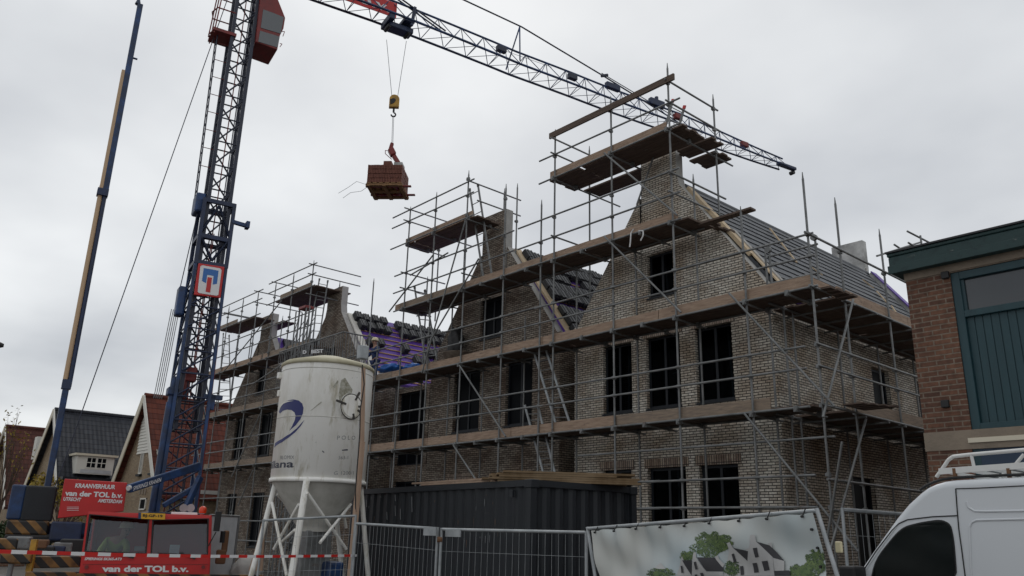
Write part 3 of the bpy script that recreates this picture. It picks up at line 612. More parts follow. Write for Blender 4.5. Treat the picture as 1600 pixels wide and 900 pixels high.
# toe boards and decks
toe(sN, -28.2, -9.25, D1); toe(sN, -28.0, -8.1, D2); toe(sN, -24.2, -11.5, D3); toe(sN, -16.15, -11.75, D4); toe(sN, -23.8, -19.85, D4-.15)
deck(sN, -28.2, -8.3, D1); deck(sN, -28.0, -8.05, D2); deck(sN, -24.0, -11.2, D3, yb=YI+.2); deck(sN, -16.2, -11.3, D4, yb=16.75); deck(sN, -23.9, -19.7, D4-.15, yb=16.75)
deck(sN, -12.38, -11.2, D4, 16.8, 17.4); deck(sN, -12.38, -11.5, D4-.03, 17.5, 18.25); deck(sN, -16.0, -13.66, D4, 16.95, 17.6); deck(sN, -11.15, -10.95, D3-.02, 16.2, 17.3)
mb = MB(); mb.box((-11.3, 16.15, D3-.0), (-9.75, 16.38, D3+.05)); mb.build('loose_plank', M['deck'], sN)
transoms(sN, [-8.6, -9.65, -11.6, -12.6, -13.62, -14.7, -15.87, -17.0, -18.1, -19.1, -20.08, -21.9, -23.52, -25.1, -26.4, -27.6], D1)
transoms(sN, [-8.6, -9.65, -11.6, -12.6, -13.62, -14.7, -15.87, -17.0, -18.1, -19.1, -20.08, -21.9, -23.52, -25.1, -26.4, -27.6], D2)
transoms(sN, [-11.65, -12.6, -13.62, -14.7, -15.87, -17.0, -18.1, -19.1, -20.08, -21.9, -23.52], D3)
transoms(sN, [-11.65, -13.62, -15.87], D4, yb=18.5); transoms(sN, [-19.95, -21.9, -23.52], D4-.15, yb=17.3)
# side decks (running away from the camera)
def ydeck(par, y0_, y1_, z, xa=X0-.1, xb=-9.68, toeb=True):  # boards widened up to the wall to block light from above
    y = y0_
    while y < y1_-.3:
        L = min(random.uniform(3.5, 4.2), y1_-y); mb = MB(); n_ = 6; wd = (xa-xb)/n_
        for k in range(n_):
            e = random.uniform(-.05, .05); mb.box((xb+k*wd+.006, y+.015+e, z+.035+random.uniform(0, .01)), (xb+(k+1)*wd-.006, y+L-.015+e, z+.085))
        mb.build('deck', M['deck'], par)
        if toeb:
            mb = MB(); mb.box((X0-.1, y+.01, z+.04), (X0-.06, y+L-.01, z+.04+.27)); mb.build('toe_board', M['toe' if z > 5 else 'toe2'], par)
        y += L
ydeck(sN, 16.9, 26, D1); ydeck(sN, 16.75, 26, D2)
for y in (17.2, 18.3, 19.15, 20.3, 21.3, 22.4, 23.5):
    for z in (D1, D2): rail(sN, (X0+.1, y, z-.055), (-9.7, y, z-.055), 'transom', TR*.95)
mb = MB()   # broken board ends sticking out of the corner
for k in range(4): mb.box((-8.0+.02*k, 15.75+k*.23, D2-.02-.02*k), (-7.75+.05*k, 15.95+k*.23, D2+.025-.02*k))
mb.build('board_end', M['deck'], sN); mb = MB()
for k in range(4): mb.box((-8.0, 16.3+k*.25, D1+.09), (-7.55+.1*k, 16.5+k*.25, D1+.12))
mb.build('board_end', M['deck'], sN)
mb = MB(); mb.box((-8.2, 15.72, D2+.05), (-8.16, 16.75, D2+.3)); mb.build('toe_board', M['toe'], sN)
# diagonal braces, read off the photograph on the outer face
def brace(par, a, b, y=Y0-.12): rail(par, onY(*a, y), onY(*b, y), 'brace')
for a, b in [((944, 239), (1058, 336)), ((944, 369), (1064, 488)), ((1139, 458), (1304, 635)), ((1163, 646), (1341, 862)), ((718, 571), (790, 682)), ((708, 695), (745, 752)), ((728, 342), (659, 583)), ((748, 404), (668, 540)), ((608, 487), (677, 398)), ((641, 430), (700, 395)), ((870, 565), (872, 630))][:10]: brace(sN, a, b)
for a, b in [((1333, 468), (1286, 652)), ((1353, 655), (1297, 862)), ((1352, 640), (1318, 860))][:2]: rail(sN, onX(*a, X0+.12), onX(*b, X0+.12), 'brace')
rail(sN, onY(1293, 840, Y0-.2), onY(1316, 690, Y0-.2), 'brace')
rail(sN, onY(1029, 222, 16.9-.25), onY(995, 320, 16.6), 'brace')
# round end caps and the small gate at the corner
gt = MB()
for z in (7.45, 8.12): gt.tube((-9.5, 16.35, z), (-8.25, 16.35, z), TR, 8)
for x in (-9.45, -8.3): gt.tube((x, 16.35, 7.0), (x, 16.35, 8.2), TR, 8); gt.tube((x-.01, 16.28, 8.28), (x-.01, 16.36, 8.28), .075, 10)
gt.build('gate', M['steel'], sN)
mb = MB()   # two white cable loops hanging from the third deck
for a in (((990, 358), (986, 364), (985, 378), (984, 386)), ((998, 361), (1005, 361), (1005, 368), (1001, 376))):
    mb.path([onY(*q, Y0-.1) for q in a], .018, 6)
tag(mb.build('cable_loop', M['signwhite'], org=onY(990, 360, Y0)), 'white cable ends dangling under the third scaffold deck below the tallest gable', 'cable')

# --- far scaffold in front of the two left gables
sF = thing('scaffolding', 'tube scaffolding with wooden decks between crane mast and white silo', 'scaffolding', (-34.5, 15.55, 0))
for x, z in [(-30.8, 12.95), (-32.6, 12.8), (-34.35, 12.75), (-36.2, 12.7), (-37.9, 12.7), (-39.6, 12.6), (-41.3, 12.5), (-28.4, 9.0)]: pole(sF, x, Y0, z, joints=Jz)
for x, z in [(-27.95, 11.8), (-30.8, 12.3), (-34.4, 11.9), (-36.15, 11.7), (-39.6, 11.6), (-41.3, 11.6)]: pole(sF, x, YI+.4, z, 0, joints=(D1, D2, D3, D4))
def hzF(x0, x1, zs, y=yo):
    for z in zs: rail(sF, (x0, y, z), (x1, y, z+random.uniform(-.03, .03)))
hzF(-29.0, -41.8, (D1, D1+.8, D1+1.26, D2, D2+.7, D2+1.2)); hzF(-30.2, -41.8, (D3-.25, D3+.6, D3+1.2)); hzF(-30.4, -35.0, (D4-.25, D4+.3, D4+.75)); hzF(-35.6, -41.9, (D4-.55, D4+.2, D4+.65))
hzF(-29.0, -42.3, (1.2, 2.0, 3.0)); hzF(-29.0, -42, (D1+.4, D2+.3), YI)
for x, z in [(-30.8, D4+.75), (-30.8, D4+.3), (-34.35, D4+.7), (-36.2, D4+.65), (-36.2, D4+.1), (-41.3, D4+.6), (-39.6, D4+.2), (-30.8, D4-.6)]: rail(sF, (x+.05, 15.3, z), (x+.05, 17.9, z))
for z in (D1, D2): toe(sF, -41.6, -29.0, z, m='toe2'); deck(sF, -41.6, -29.0, z)
toe(sF, -41.6, -35.2, D3-.25); toe(sF, -35.0, -30.6, D3-.25); deck(sF, -41.7, -30.6, D3-.25)
toe(sF, -33.9, -30.9, D4-.25, m='toe2'); deck(sF, -34.6, -30.6, D4-.25, yb=17.4); toe(sF, -41.6, -38.5, D4-.55, m='toe2'); deck(sF, -40.9, -36.6, D4-.55, yb=16.7); deck(sF, -38.8, -36.3, D4-.55, 17.0, 17.7)
for z in (D1, D2, D3-.25): transoms(sF, [-30.8, -32.6, -34.35, -36.2, -37.9, -39.6, -41.3], z)
for a, b in [((407, 646), (370, 727)), ((395, 735), (372, 790)), ((440, 470), (350, 580)), ((470, 550), (395, 600)), ((382, 700), (362, 745))]: brace(sF, a, b)

# --- ladders
def ladder(label, a0, a1, b0, b1, y=16.1, rungs=9, tips=None):
    A0, A1, B0, B1 = [onY(*q, y) for q in (a0, a1, b0, b1)]; t = thing('ladder', label, 'ladder', A1)
    for P, Q in ((A0, A1), (B0, B1)):
        mb = MB(); mb.beam(P, Q, .03, .07, up=(1, 0, 0)); mb.build('stile', M['steel_light' if tips is None else 'steel'], t)
    for k in range(rungs):
        f = (k+.5)/rungs; mb = MB(); mb.tube(A0.lerp(A1, f), B0.lerp(B1, f), .016, 6); mb.build('rung', M['steel'], t)
    if tips:
        for P, Q in ((A0, A1), (B0, B1)): mb = MB(); d = (Q-P).normalized(); mb.beam(P-d*.06, P+d*.04, .045, .085, up=(1, 0, 0)); mb.build('end_cap', M[tips], t)
ladder('aluminium ladder on the brown house between first and second scaffold decks', (833, 545), (868, 660), (851, 540), (890, 660), rungs=8)
ladder('aluminium ladder standing behind the plank piles on the dark container', (820, 633), (850, 742), (840, 632), (868, 742), rungs=11)
ladder('ladder leaning on the highest deck beside the tallest gable neck', (1051, 158), (1005, 322), (1069, 168), (1028, 322), y=16.95, rungs=9, tips='red')
ladder('long ladder up to the platform of the second tallest gable', (734, 297), (757, 445), (747, 290), (770, 440), rungs=9, tips='clamp')
ladder('ladder at the left end of the third deck by the purple roof', (648, 450), (665, 565), (664, 455), (683, 562), rungs=8, tips='clamp')
ladder('tall ladder on the platform above the silo', (499, 437), (478, 548), (512, 440), (496, 548), rungs=9, tips='steel')
ladder('ladder at the left scaffold end beside the crane mast', (349, 522), (340, 645), (358, 525), (360, 645), rungs=12, tips='steel')

# ---------------------------------------------------------------- people
def person(label, J, loc, jacket, trousers, hat=None, sc=1.0, legs=True, extra=None):
    """J: joints in metres relative to loc; body is one skinned surface, clothes are children"""
    root = thing('person', label, 'person', loc)
    def skin(name, chains, rad, m_):
        ids = {}; vs_ = []; rr = []; es = []
        for ch in chains:
            for a, b in zip(ch, ch[1:]):
                for k in (a, b):
                    if k not in ids: ids[k] = len(vs_); vs_.append(tuple(Vector(J[k])*sc)); rr.append(rad[k]*sc)
                es.append((ids[a], ids[b]))
        me = bpy.data.meshes.new(name); me.from_pydata(vs_, es, [])
        me.materials.append(m_)
        o = bpy.data.objects.new(name, me); COL.objects.link(o); o.parent = root; ORG[o.name] = Vector(loc)
        sk = o.modifiers.new('skin', 'SKIN'); sk.use_smooth_shade = True
        for k, r_ in enumerate(rr): me.skin_vertices[0].data[k].radius = (r_, r_)
        me.skin_vertices[0].data[0].use_root = True
        sb = o.modifiers.new('sub', 'SUBSURF'); sb.levels = 1; sb.render_levels = 2
        return o
    R1 = dict(pelvis=.12, waist=.105, chest=.13, neck=.055, chin=.075, head=.095, crown=.06, sl=.06, sr=.06, el=.042, er=.042, wl=.03, wr=.03, hl=.03, hr=.03, tl=.085, tr=.085, kl=.06, kr=.06, al=.042, ar=.042, fl=.035, fr=.035)
    ch = [('pelvis', 'waist', 'chest', 'neck', 'chin', 'head', 'crown'), ('chest', 'sl', 'el', 'wl', 'hl'), ('chest', 'sr', 'er', 'wr', 'hr')]
    lg = [('pelvis', 'tl', 'kl', 'al', 'fl'), ('pelvis', 'tr', 'kr', 'ar', 'fr')]
    skin('body', ch+lg, R1, M['skin'])
    Rj = {k: v+.022 for k, v in R1.items()}
    skin('jacket', [('pelvis', 'waist', 'chest'), ('chest', 'sl', 'el', 'wl'), ('chest', 'sr', 'er', 'wr')], Rj, jacket)
    skin('trousers', [('pelvis', 'tl', 'kl', 'al'), ('pelvis', 'tr', 'kr', 'ar')], Rj, trousers)
    h = Vector(J['head'])*sc+Vector(loc); mb = MB()
    if hat:
        mb.lathe(h, [(.135*sc, .03*sc), (.13*sc, .06*sc), (.118*sc, .11*sc), (.08*sc, .155*sc), (.001, .17*sc)], 16); mb.lathe(h, [(.118*sc, .035*sc), (.16*sc, .028*sc), (.118*sc, .04*sc)], 16)
        mb.build('hard_hat', hat, root)
    fd = Vector(J['face']).normalized(); mb = MB()   # nose, eyes
    c = h-V(0, 0, .02)*sc; sd = fd.cross(V(0, 0, 1)).normalized()
    mb.obox(c+fd*.095*sc-V(0, 0, .015)*sc, (fd*.02*sc, sd*.012*sc, V(0, 0, .022)*sc)); mb.build('nose', M['skin'], root)
    mb = MB()
    for q in (-1, 1): mb.obox(c+fd*.088*sc+sd*.035*sc*q+V(0, 0, .015)*sc, (fd*.006*sc, sd*.012*sc, V(0, 0, .006)*sc))
    mb.obox(c+fd*.085*sc-V(0, 0, .06)*sc, (fd*.006*sc, sd*.022*sc, V(0, 0, .005)*sc)); mb.build('face_features', M['dark'], root)
    return root
STAND = dict(pelvis=(0, 0, .95), waist=(0, .0, 1.12), chest=(0, -.02, 1.38), neck=(0, -.03, 1.52), chin=(0, -.07, 1.60), head=(0, -.06, 1.68), crown=(0, -.05, 1.77),
             sl=(-.18, -.02, 1.43), sr=(.18, -.02, 1.43), el=(-.27, -.1, 1.17), er=(.3, -.12, 1.2), wl=(-.2, -.33, 1.1), wr=(.3, -.36, 1.2), hl=(-.17, -.42, 1.1), hr=(.3, -.45, 1.2),
             tl=(-.1, 0, .88), tr=(.1, 0, .88), kl=(-.12, -.02, .48), kr=(.12, -.02, .48), al=(-.12, .03, .09), ar=(.12, .03, .09), fl=(-.13, -.12, .04), fr=(.13, -.12, .04), face=(0, -1, 0))

# ---------------------------------------------------------------- mobile tower crane
A_ = onZ(488, 0, 18.96); B_ = onZ(1233, 267, 18.96)
JD = V(B_.x-A_.x, B_.y-A_.y, 0).normalized(); KD = V(JD.y, -JD.x, 0)      # along the jib, towards the camera side
MC = V(-22.6, 8.1, 0)
crane = thing('mobile_tower_crane', 'blue and red mobile tower crane with lattice mast and long lattice jib', 'crane', (-22.6, 8.1, 0))
def mp(j, k, z): return MC+JD*j+KD*k+V(0, 0, z)
def lattice(name, h0, h1, z0, z1, step, rc, rb, mc_, mb_, cr=True):
    root = None; sg = [(-1, -1), (1, -1), (1, 1), (-1, 1)]
    fr = MB(); n_ = max(1, round((z1-z0)/step))
    def hw(z): return h0+(h1-h0)*(z-z0)/(z1-z0)
    def c(i, z): a, b = sg[i % 4]; return mp(a*hw(z), b*hw(z), z)
    for i in range(4):
        for q in range(n_):
            za = z0+(z1-z0)*q/n_; zb = z0+(z1-z0)*(q+1)/n_
            fr.tube(c(i, za), c(i+1, za), rb, 6); 
            if q % 2 == 0 or rb > .023: fr.tube(c(i, zb), c(i+1, za), rb*1.1, 6)
            else: fr.tube(c(i+1, za), c(i, zb), rb*1.1, 6)
        fr.tube(c(i, z1), c(i+1, z1), rb, 6)
    root = fr.build(name, M[mb_], crane)
    for i in range(4): ch_ = MB(); ch_.beam(c(i, z0), c(i, z1), rc*2, rc*2, up=KD); ch_.build('chord', M[mc_], root)
    return root
lattice('lower_mast', .46, .42, 1.9, 8.9, .62, .04, .022, 'blue', 'darkblue')
lattice('upper_mast', .30, .31, 4.2, 19.8, .78, .05, .024, 'mastdark', 'mastdark')
# sleeve round the joint of the two mast sections
sl_ = MB()
for a, b in ((-.42, -.42), (.42, -.42), (.42, .42), (-.42, .42)): sl_.beam(mp(a, b, 8.85), mp(a, b, 10.85), .1, .1, up=KD)
for z in (8.9, 9.7, 10.8):
    for p, q in (((-.45, -.42), (.45, -.42)), ((.42, -.45), (.42, .45)), ((.45, .42), (-.45, .42)), ((-.42, .45), (-.42, -.45))): sl_.beam(mp(*p, z), mp(*q, z), .09, .12)
for s1, z in ((1, 9.75), (-1, 9.75)): sl_.tube(mp(-.42, .43, z), mp(0, .43, 10.7), .04); sl_.tube(mp(.42, .43, z), mp(0, .43, 10.7), .04); sl_.tube(mp(-.42, .43, 9.75), mp(0, .43, 9.0), .04); sl_.tube(mp(.42, .43, 9.75), mp(0, .43, 9.0), .04)
sl_.build('mast_sleeve', M['darkblue'], crane)
b = MB(); b.obox(mp(-.5, 0, 10.75), (JD*.14, KD*.3, V(0, 0, .3))); b.build('pulley_housing', M['blue'], crane, bevel=.06)
b = MB(); b.beam(mp(.4, .42, 10.3), mp(.85, .45, 10.25), .12, .1); b.obox(mp(.85, .45, 10.27), (JD*.05, KD*.12, V(0, 0, .1))); b.build('bracket', M['blue'], crane)
b = MB(); b.obox(mp(.55, .3, 5.15), (JD*.25, KD*.1, V(0, 0, .06))); b.obox(mp(.55, .3, 5.0), (JD*.06, KD*.1, V(0, 0, .2))); b.build('bracket', M['blue'], crane)
b = MB(); b.obox(mp(-.62, .1, 7.75), (JD*.11, KD*.2, V(0, 0, .42))); b.build('winch_housing', M['blue'], crane, bevel=.05)
b = MB(); b.obox(mp(-.05, 0, 5.75), (JD*.14, KD*.14, V(0, 0, .2))); b.obox(mp(-.12, 0, 5.35), (JD*.08, KD*.08, V(0, 0, .3))); b.build('lower_block', M['darkred'], crane, bevel=.03)
b = MB(); b.tube(mp(-.55, .25, 1.6), mp(-.5, .25, 4.9), .115, 16); b.tube(mp(-.5, .25, 4.9), mp(-.47, .25, 5.6), .08, 12); b.build('erecting_cylinder', M['blue'], crane)
b = MB(); b.obox(mp(-.5, .2, 5.2), (JD*.13, KD*.2, V(0, 0, .11))); b.build('cylinder_head', M['blue'], crane, bevel=.03)
# power cables and ropes inside and beside the mast
for k, (a, c_, z0_, z1_) in enumerate([(-.12, .1, 2, 10), (.02, -.1, 2, 10), (.12, .15, 2, 18), (-.05, .2, 6, 18), (.2, -.1, 2, 9), (-.2, -.2, 2, 9)]):
    b = MB(); b.tube(mp(a, c_, z0_), mp(a+.03, c_, z1_), .018, 6); b.build('cable', M['darkred' if k % 2 else 'mastdark'], crane)
for k in range(5): b = MB(); b.tube(mp(-.62-.05*k, .1, 7.5), mp(-.72-.05*k, .1, 5.0), .011, 5); b.build('rope', M['steel'], crane)
b = MB(); b.tube(mp(-.5, .1, 10.7), mp(-.7, .1, 7.9), .014, 5); b.build('rope', M['mastdark'], crane)
# ladder of the upper mast
for (za, zb, j0, j1, m_) in ((11.0, 16.6, -.62, -.72, 'mastdark'), (2.2, 8.6, .58, .5, 'darkred')):
    l = MB()
    P = [(mp(j0, q, za), mp(j1, q, zb)) for q in (-.15, .15)]
    for p, q in P: l.tube(p, q, .02, 6)
    n_ = int((zb-za)/.3)
    for k in range(n_): f = (k+.5)/n_; l.tube(P[0][0].lerp(P[0][1], f), P[1][0].lerp(P[1][1], f), .014, 5)
    l.build('ladder', M[m_], crane)
lg = MB()
for z in [12+.6*k for k in range(8)]: lg.tube(mp(-.3, 0, z), mp(-.66, 0, z), .012, 5)
for z in [16.4, 17.2, 18.0]:
    lg.path([mp(-.3, .35, z), mp(-.85, .35, z), mp(-.95, 0, z), mp(-.85, -.35, z), mp(-.3, -.35, z)], .022, 6)
for j, k in ((-.85, .35), (-.95, 0), (-.85, -.35)): lg.tube(mp(j, k, 16.3), mp(j+.12, k, 18.6), .022, 6)
lg.build('ladder_cage', M['darkred'], crane)
b = MB(); b.obox(mp(-.55, 0, 16.42), (JD*.35, KD*.4, V(0, 0, .05))); b.build('platform', M['darkred'], crane)
# operator cabin, its side wall in the plane k = .5
cp = mp(0, .5, 0)
def C_(px, py, off=0): return onPl(px, py, cp+KD*off, KD)
cz = lambda x, y: (320+x/7.5, y/7.5)
side = [C_(*cz(*q)) for q in ((598, 490), (655, -60), (840, -60), (945, 205), (925, 330), (885, 410), (852, 586))]
cb = MB(); cb.prism(side, -KD*1.05); cab = cb.build('operator_cabin', M['darkred'], crane, bevel=.03)
for nm, q in (('window', ((685, 108), (800, 148), (928, 200), (890, 395), (655, 325))), ('window', ((648, 358), (880, 428), (850, 556), (626, 488)))):
    b = MB(); b.prism([C_(*cz(*p), .012) for p in q], -KD*.03); b.build(nm, M['cabpane'], cab, bevel=.006)
b = MB(); b.path([C_(*cz(*p)) for p in ((905, 370), (935, 370), (915, 425))], .012, 5); b.path([C_(*cz(*p)) for p in ((880, 510), (905, 515), (880, 550))], .012, 5); b.build('grab_rail', M['darkred'], cab)
# jib
plane_n = KD
far = [onPl(x, y, A_, KD) for x, y in ((488, 0), (597, 38), (700, 78), (763, 103), (797, 117), (880, 147), (937, 169), (1013, 196), (1093, 223), (1177, 252), (1227, 268))]
far = [far[0]+(far[0]-far[1]).normalized()*2.6]+far
def jz(d):       # point of the far bottom chord at distance d along JD from the first
    a = far[0]; tot = 0
    for p, q in zip(far, far[1:]):
        L = (q-p).dot(JD)
        if d <= tot+L or q is far[-1]: return p+(q-p)*((d-tot)/L)
        tot += L
LJ = (far[-1]-far[0]).dot(JD); W_ = .86; H_ = .80
def jt(d):       # section shrinks in the last metres
    return 1 if d < LJ-7 else 1-.45*(d-LJ+7)/7
def Jf(d): return jz(d)
def Jn(d): return jz(d)+KD*W_*jt(d)
def Jt(d): return jz(d)+KD*W_*.5*jt(d)+V(0, 0, H_*jt(d))
jr = MB(); st = .95; n_ = int(LJ/st); d = 0
for k in range(n_):
    a, b_ = k*st, (k+1)*st; m_ = a+st/2
    jr.tube(Jf(a), Jt(m_), .016, 5); jr.tube(Jt(m_), Jf(b_), .016, 5); jr.tube(Jn(a), Jt(m_), .016, 5); jr.tube(Jt(m_), Jn(b_), .016, 5)
    jr.tube(Jf(a), Jn(a), .013, 5); jr.tube(Jf(a), Jn(b_), .012, 5)
jib = jr.build('jib', M['blue'], crane)
for fn, r_ in ((Jf, .045), (Jn, .045), (Jt, .04)):
    b = MB(); b.path([fn(k*st) for k in range(n_+1)], r_, 8); b.build('chord', M['blue' if fn is not Jf else 'darkblue'], jib)
b = MB(); e = LJ-.2; b.obox(Jf(e)+KD*.25+V(0, 0, .12), (JD*.6, KD*.12, V(0, 0, .08))); b.build('jib_head', M['darkblue'], jib, bevel=.04)
b = MB(); b.tube(Jf(LJ)+JD*.35-V(0, 0, .02), Jf(LJ)+JD*.35+KD*.22-V(0, 0, .02), .1, 14); b.build('head_pulley', M['black'], jib)
for px in (1045, 1150, 880, 770):
    q = onPl(px, 0, A_, KD); dd = min(range(int(LJ*10)), key=lambda k: abs(px-(lambda v: 800+F_PX*v[0]/-v[2])(ROT.transposed() @ (jz(k/10)-EYE))))/10
    b = MB(); b.obox(Jt(dd)*.5+Jn(dd)*.5+V(0, 0, .05), (JD*.2, KD*.1, V(0, 0, .12))); b.build('pulley_block', M['mastdark'] if px < 1000 else M['darkred'], jib, bevel=.03)
b = MB(); dd = 17.6; b.obox(Jt(dd)+V(0, 0, .1), (JD*.4, KD*.1, V(0, 0, .16))); b.tube(Jt(dd)+V(0, 0, .2), Jt(dd)+V(0, 0, .42), .09, 8); b.build('winch', M['darkblue'], jib, bevel=.03)
b = MB(); dd = 15.2; b.obox(Jt(dd)+V(0, 0, .1), (JD*.35, KD*.1, V(0, 0, .13))); b.build('winch', M['darkblue'], jib, bevel=.03)
# sign on the jib
def px_d(px):
    return min((k/20 for k in range(int(LJ*20))), key=lambda k: abs(px-(lambda v: 800+F_PX*v[0]/-v[2])(ROT.transposed() @ (Jn(k)-EYE))))
d1 = px_d(628); s0, s1 = d1-6.2, d1-.1
def sg(d, z, k=.52): p = jz(max(d, 0)); q = p if d >= 0 else p+JD*d; return q+KD*k+V(0, 0, z)
b = MB(); b.prism([sg(s0, .06), sg(s1, .06), sg(s1, .66), sg(s0, .66)], KD*.02); sgn = b.build('jib_sign', M['red'], jib)
b = MB(); text_quad(b, 'van der TOL b.v.', sg(s0+.2, .16, .545), sg(s1-.25, .16, .545), sg(s0+.2, .56, .545), bold=.03); b.build('lettering', M['signwhite'], sgn)
# pendant rods with their post
cpn = A_+KD*W_*.5
def PP(px, py): return onPl(px, py, cpn, KD)
pend = [PP(725, 0), PP(815, 42), PP(940, 117), PP(1058, 190), PP(1078, 204)]
top = pend[0]+(pend[0]-pend[1]).normalized()*9.0
b = MB(); b.path([top]+pend, .03, 6); b.build('pendant_rod', M['mastdark'], crane)
b = MB(); b.tube(pend[2]+V(0, 0, .08), pend[3]+V(0, 0, .16), .02, 5); b.build('pendant_rod', M['mastdark'], crane)
b = MB(); b.tube(pend[2]+V(0, 0, -.05), pend[2]+V(0, 0, .09)+JD*.3, .07, 6); b.build('pendant_link', M['mastdark'], crane)
for o_ in (-.07, .07):
    b = MB(); q0 = PP(626, 0)+KD*o_; q1 = PP(695, 50)+KD*o_; b.tube(q0+(q0-q1)*1.9, q1, .03, 6); b.build('pendant_rod', M['mastdark'], crane)
b = MB(); b.tube(PP(812, 42), PP(797, 103)-KD*.3, .028, 6); b.tube(PP(812, 42), PP(806, 100)+KD*.3, .028, 6); b.build('pendant_post', M['blue'], jib)
b = MB(); b.tube(PP(768, 72), PP(862, 105), .008, 4); b.build('rope', M['mastdark'], jib)
# tower head, out of the picture above
th_ = MB()
for a, c_ in ((-.3, -.3), (.3, -.3), (.3, .3), (-.3, .3)): th_.beam(mp(a, c_, 19.7), mp(-.1, 0, 24.5), .09, .09, up=KD)
th_.build('tower_head', M['blue'], crane)
b = MB(); b.tube(mp(-.2, 0, 24.4), V(*top), .03, 6); b.build('pendant_rod', M['mastdark'], crane)
# trolley, ropes, hook
tp = jz(px_d(628))+KD*.43; tT = math.hypot(tp.x, tp.y)
b = MB()
b.obox(tp+V(0, 0, -.28)+JD*.1, (JD*.45, KD*.22, V(0, 0, .10))); b.obox(tp+V(0, 0, -.1)+JD*-.35, (JD*.1, KD*.43, V(0, 0, .13))); b.obox(tp+V(0, 0, -.02)+JD*.3, (JD*.2, KD*.43, V(0, 0, .08)))
b.beam(tp+JD*.4+KD*.35+V(0, 0, -.2), tp+JD*.45+KD*.45+V(0, 0, .55), .08, .12, up=JD)
trl = b.build('trolley', M['darkblue'], crane, bevel=.03)
for k in (-.35, .4):
    b = MB(); b.tube(tp+JD*k+KD*-.2-V(0, 0, .36), tp+JD*k+KD*.2-V(0, 0, .36), .07, 12); b.build('trolley_pulley', M['black'], trl)
hk = onT(616, 161, tT)
for a, t_ in ((onT(604, 62, tT-.1), -.1), (onT(635, 64, tT+.1), .1)):
    b = MB(); b.tube(a, hk+JD*t_+V(0, 0, .2), .009, 5); b.build('hoist_rope', M['mastdark'], crane)
# hook block seen edge-on: rounded yellow cheek plates
FR = V(-hk.y, hk.x, 0).normalized(); FN = V(-hk.x, -hk.y, 0).normalized()     # right as seen from the site entrance
RR = -FR
def hb(u, z, n_=0): return hk+RR*u+V(0, 0, z)+FN*n_
b = MB(); outl = [hb(-.17, -.25), hb(.17, -.22)]+[hb(.17*math.cos(a_), .08+.17*math.sin(a_)) for a_ in [math.pi*k/8 for k in range(9)]]
b.prism(outl, FN*.16); hbk = b.build('hook_block', M['yellow'], crane, bevel=.02)
b = MB(); b.prism([hb(-.15, .04, -.012), hb(-.02, .1, -.012), hb(.05, .04, -.012), hb(0, -.08, -.012), hb(-.13, -.16, -.012)], FN*.185); b.build('worn_patch', M['black'], hbk)
b = MB(); b.tube(hb(0, -.25, .08), hb(0, -.4, .08), .035, 8)
hp = [hb(.0+.075*math.sin(a_), -.49+.075*math.cos(a_), .08) for a_ in [math.pi*2*k/12*.8 for k in range(12)]]; b.path(hp, .026, 8); b.build('hook', M['black'], crane)
c0 = hb(0, -.52, .08); c1 = onT(613, 224, tT)
sling = MB(); 
for k in range(18):
    p = c0.lerp(c1, k/18); q = c0.lerp(c1, (k+1)/18); 
    for o_ in (-.018, .018): sling.tube(p+RR*o_, q+RR*o_, .008, 5)
tag(sling.build('lifting_chain', M['mastdark'], org=c1), 'short steel chain hanging from the yellow crane hook block', 'chain')
# fork (red goose neck) and the load
fk = thing('lifting_fork', 'red goose-neck pallet fork hanging on the chain above the tile pallet', 'lifting fork', c1)
b = MB(); P = [onT(613, 224, tT), onT(610, 233, tT), onT(615, 243, tT), onT(623, 256, tT)]
b.beam(P[0], P[1], .12, .16, up=FN); b.beam(P[1], P[2], .2, .26, up=FN); b.beam(P[2], P[3], .14, .17, up=FN); b.build('neck', M['darkred'], fk, bevel=.03)
b = MB(); b.path([onT(*q, tT) for q in ((609, 236), (602, 235), (602, 240), (612, 249))], .012, 6); b.build('handle', M['darkred'], fk)
Pc = onT(606, 296, tT); xa = Matrix.Rotation(R(-14), 3, 'Z') @ RR; ya = V(0, 0, 1).cross(xa)
def L_(u, v, z): return Pc+xa*u+ya*v+V(0, 0, z)
pl_ = thing('pallet', 'wooden pallet hanging from the crane under red brown roof tiles', 'pallet', Pc)
for v in (-.52, 0, .52):
    b = MB(); b.obox(L_(0, v, -.07), (xa*.6, ya*.06, V(0, 0, .035))); b.build('bearer', M['pallet'], pl_)
b = MB()
for k in range(6): b.obox(L_(-.5+.2*k, 0, -.02), (xa*.07, ya*.6, V(0, 0, .013)))
b.build('deck_boards', M['pallet'], pl_)
b = MB()
for u in (-.52, 0, .52):
    b.obox(L_(u, 0, -.115), (xa*.06, ya*.6, V(0, 0, .012)))
b.build('base_boards', M['pallet'], pl_)
for v in (-.35, .35): b = MB(); b.obox(L_(.1, v, -.05), (xa*.75, ya*.05, V(0, 0, .02))); b.build('fork_tine', M['darkred'], fk)
b = MB(); b.beam(L_(.35, .6, .84), P[3], .1, .1, up=FN); b.beam(L_(.35, .6, -.06), L_(.35, .6, .84), .09, .09, up=ya); b.beam(L_(.35, -.35, -.05), L_(.35, .6, -.05), .07, .05); b.build('back_post', M['darkred'], fk)
first = None; kk = 0
for lay in range(2):
    for u in (-.3, .27):
        for v in (-.28, .28):
            mb = MB(); off = 0 if u < 0 else .02
            for r_ in range(2):
                for q in range(11):
                    jj = random.uniform(-.008, .008)
                    mb.obox(L_(u-.26+q*.052, v+off+jj, .1+lay*.32+r_*.155), (xa*.021, ya*.25, V(0, 0, .072)))
            o = mb.build('tile_pack', M['roofing'], org=L_(u, v, lay*.3)); kk += 1
            tag(o, 'red brown pack of roof tiles stacked on the hanging pallet', 'tile pack', 'tile packs on the hanging pallet')
mb = MB()
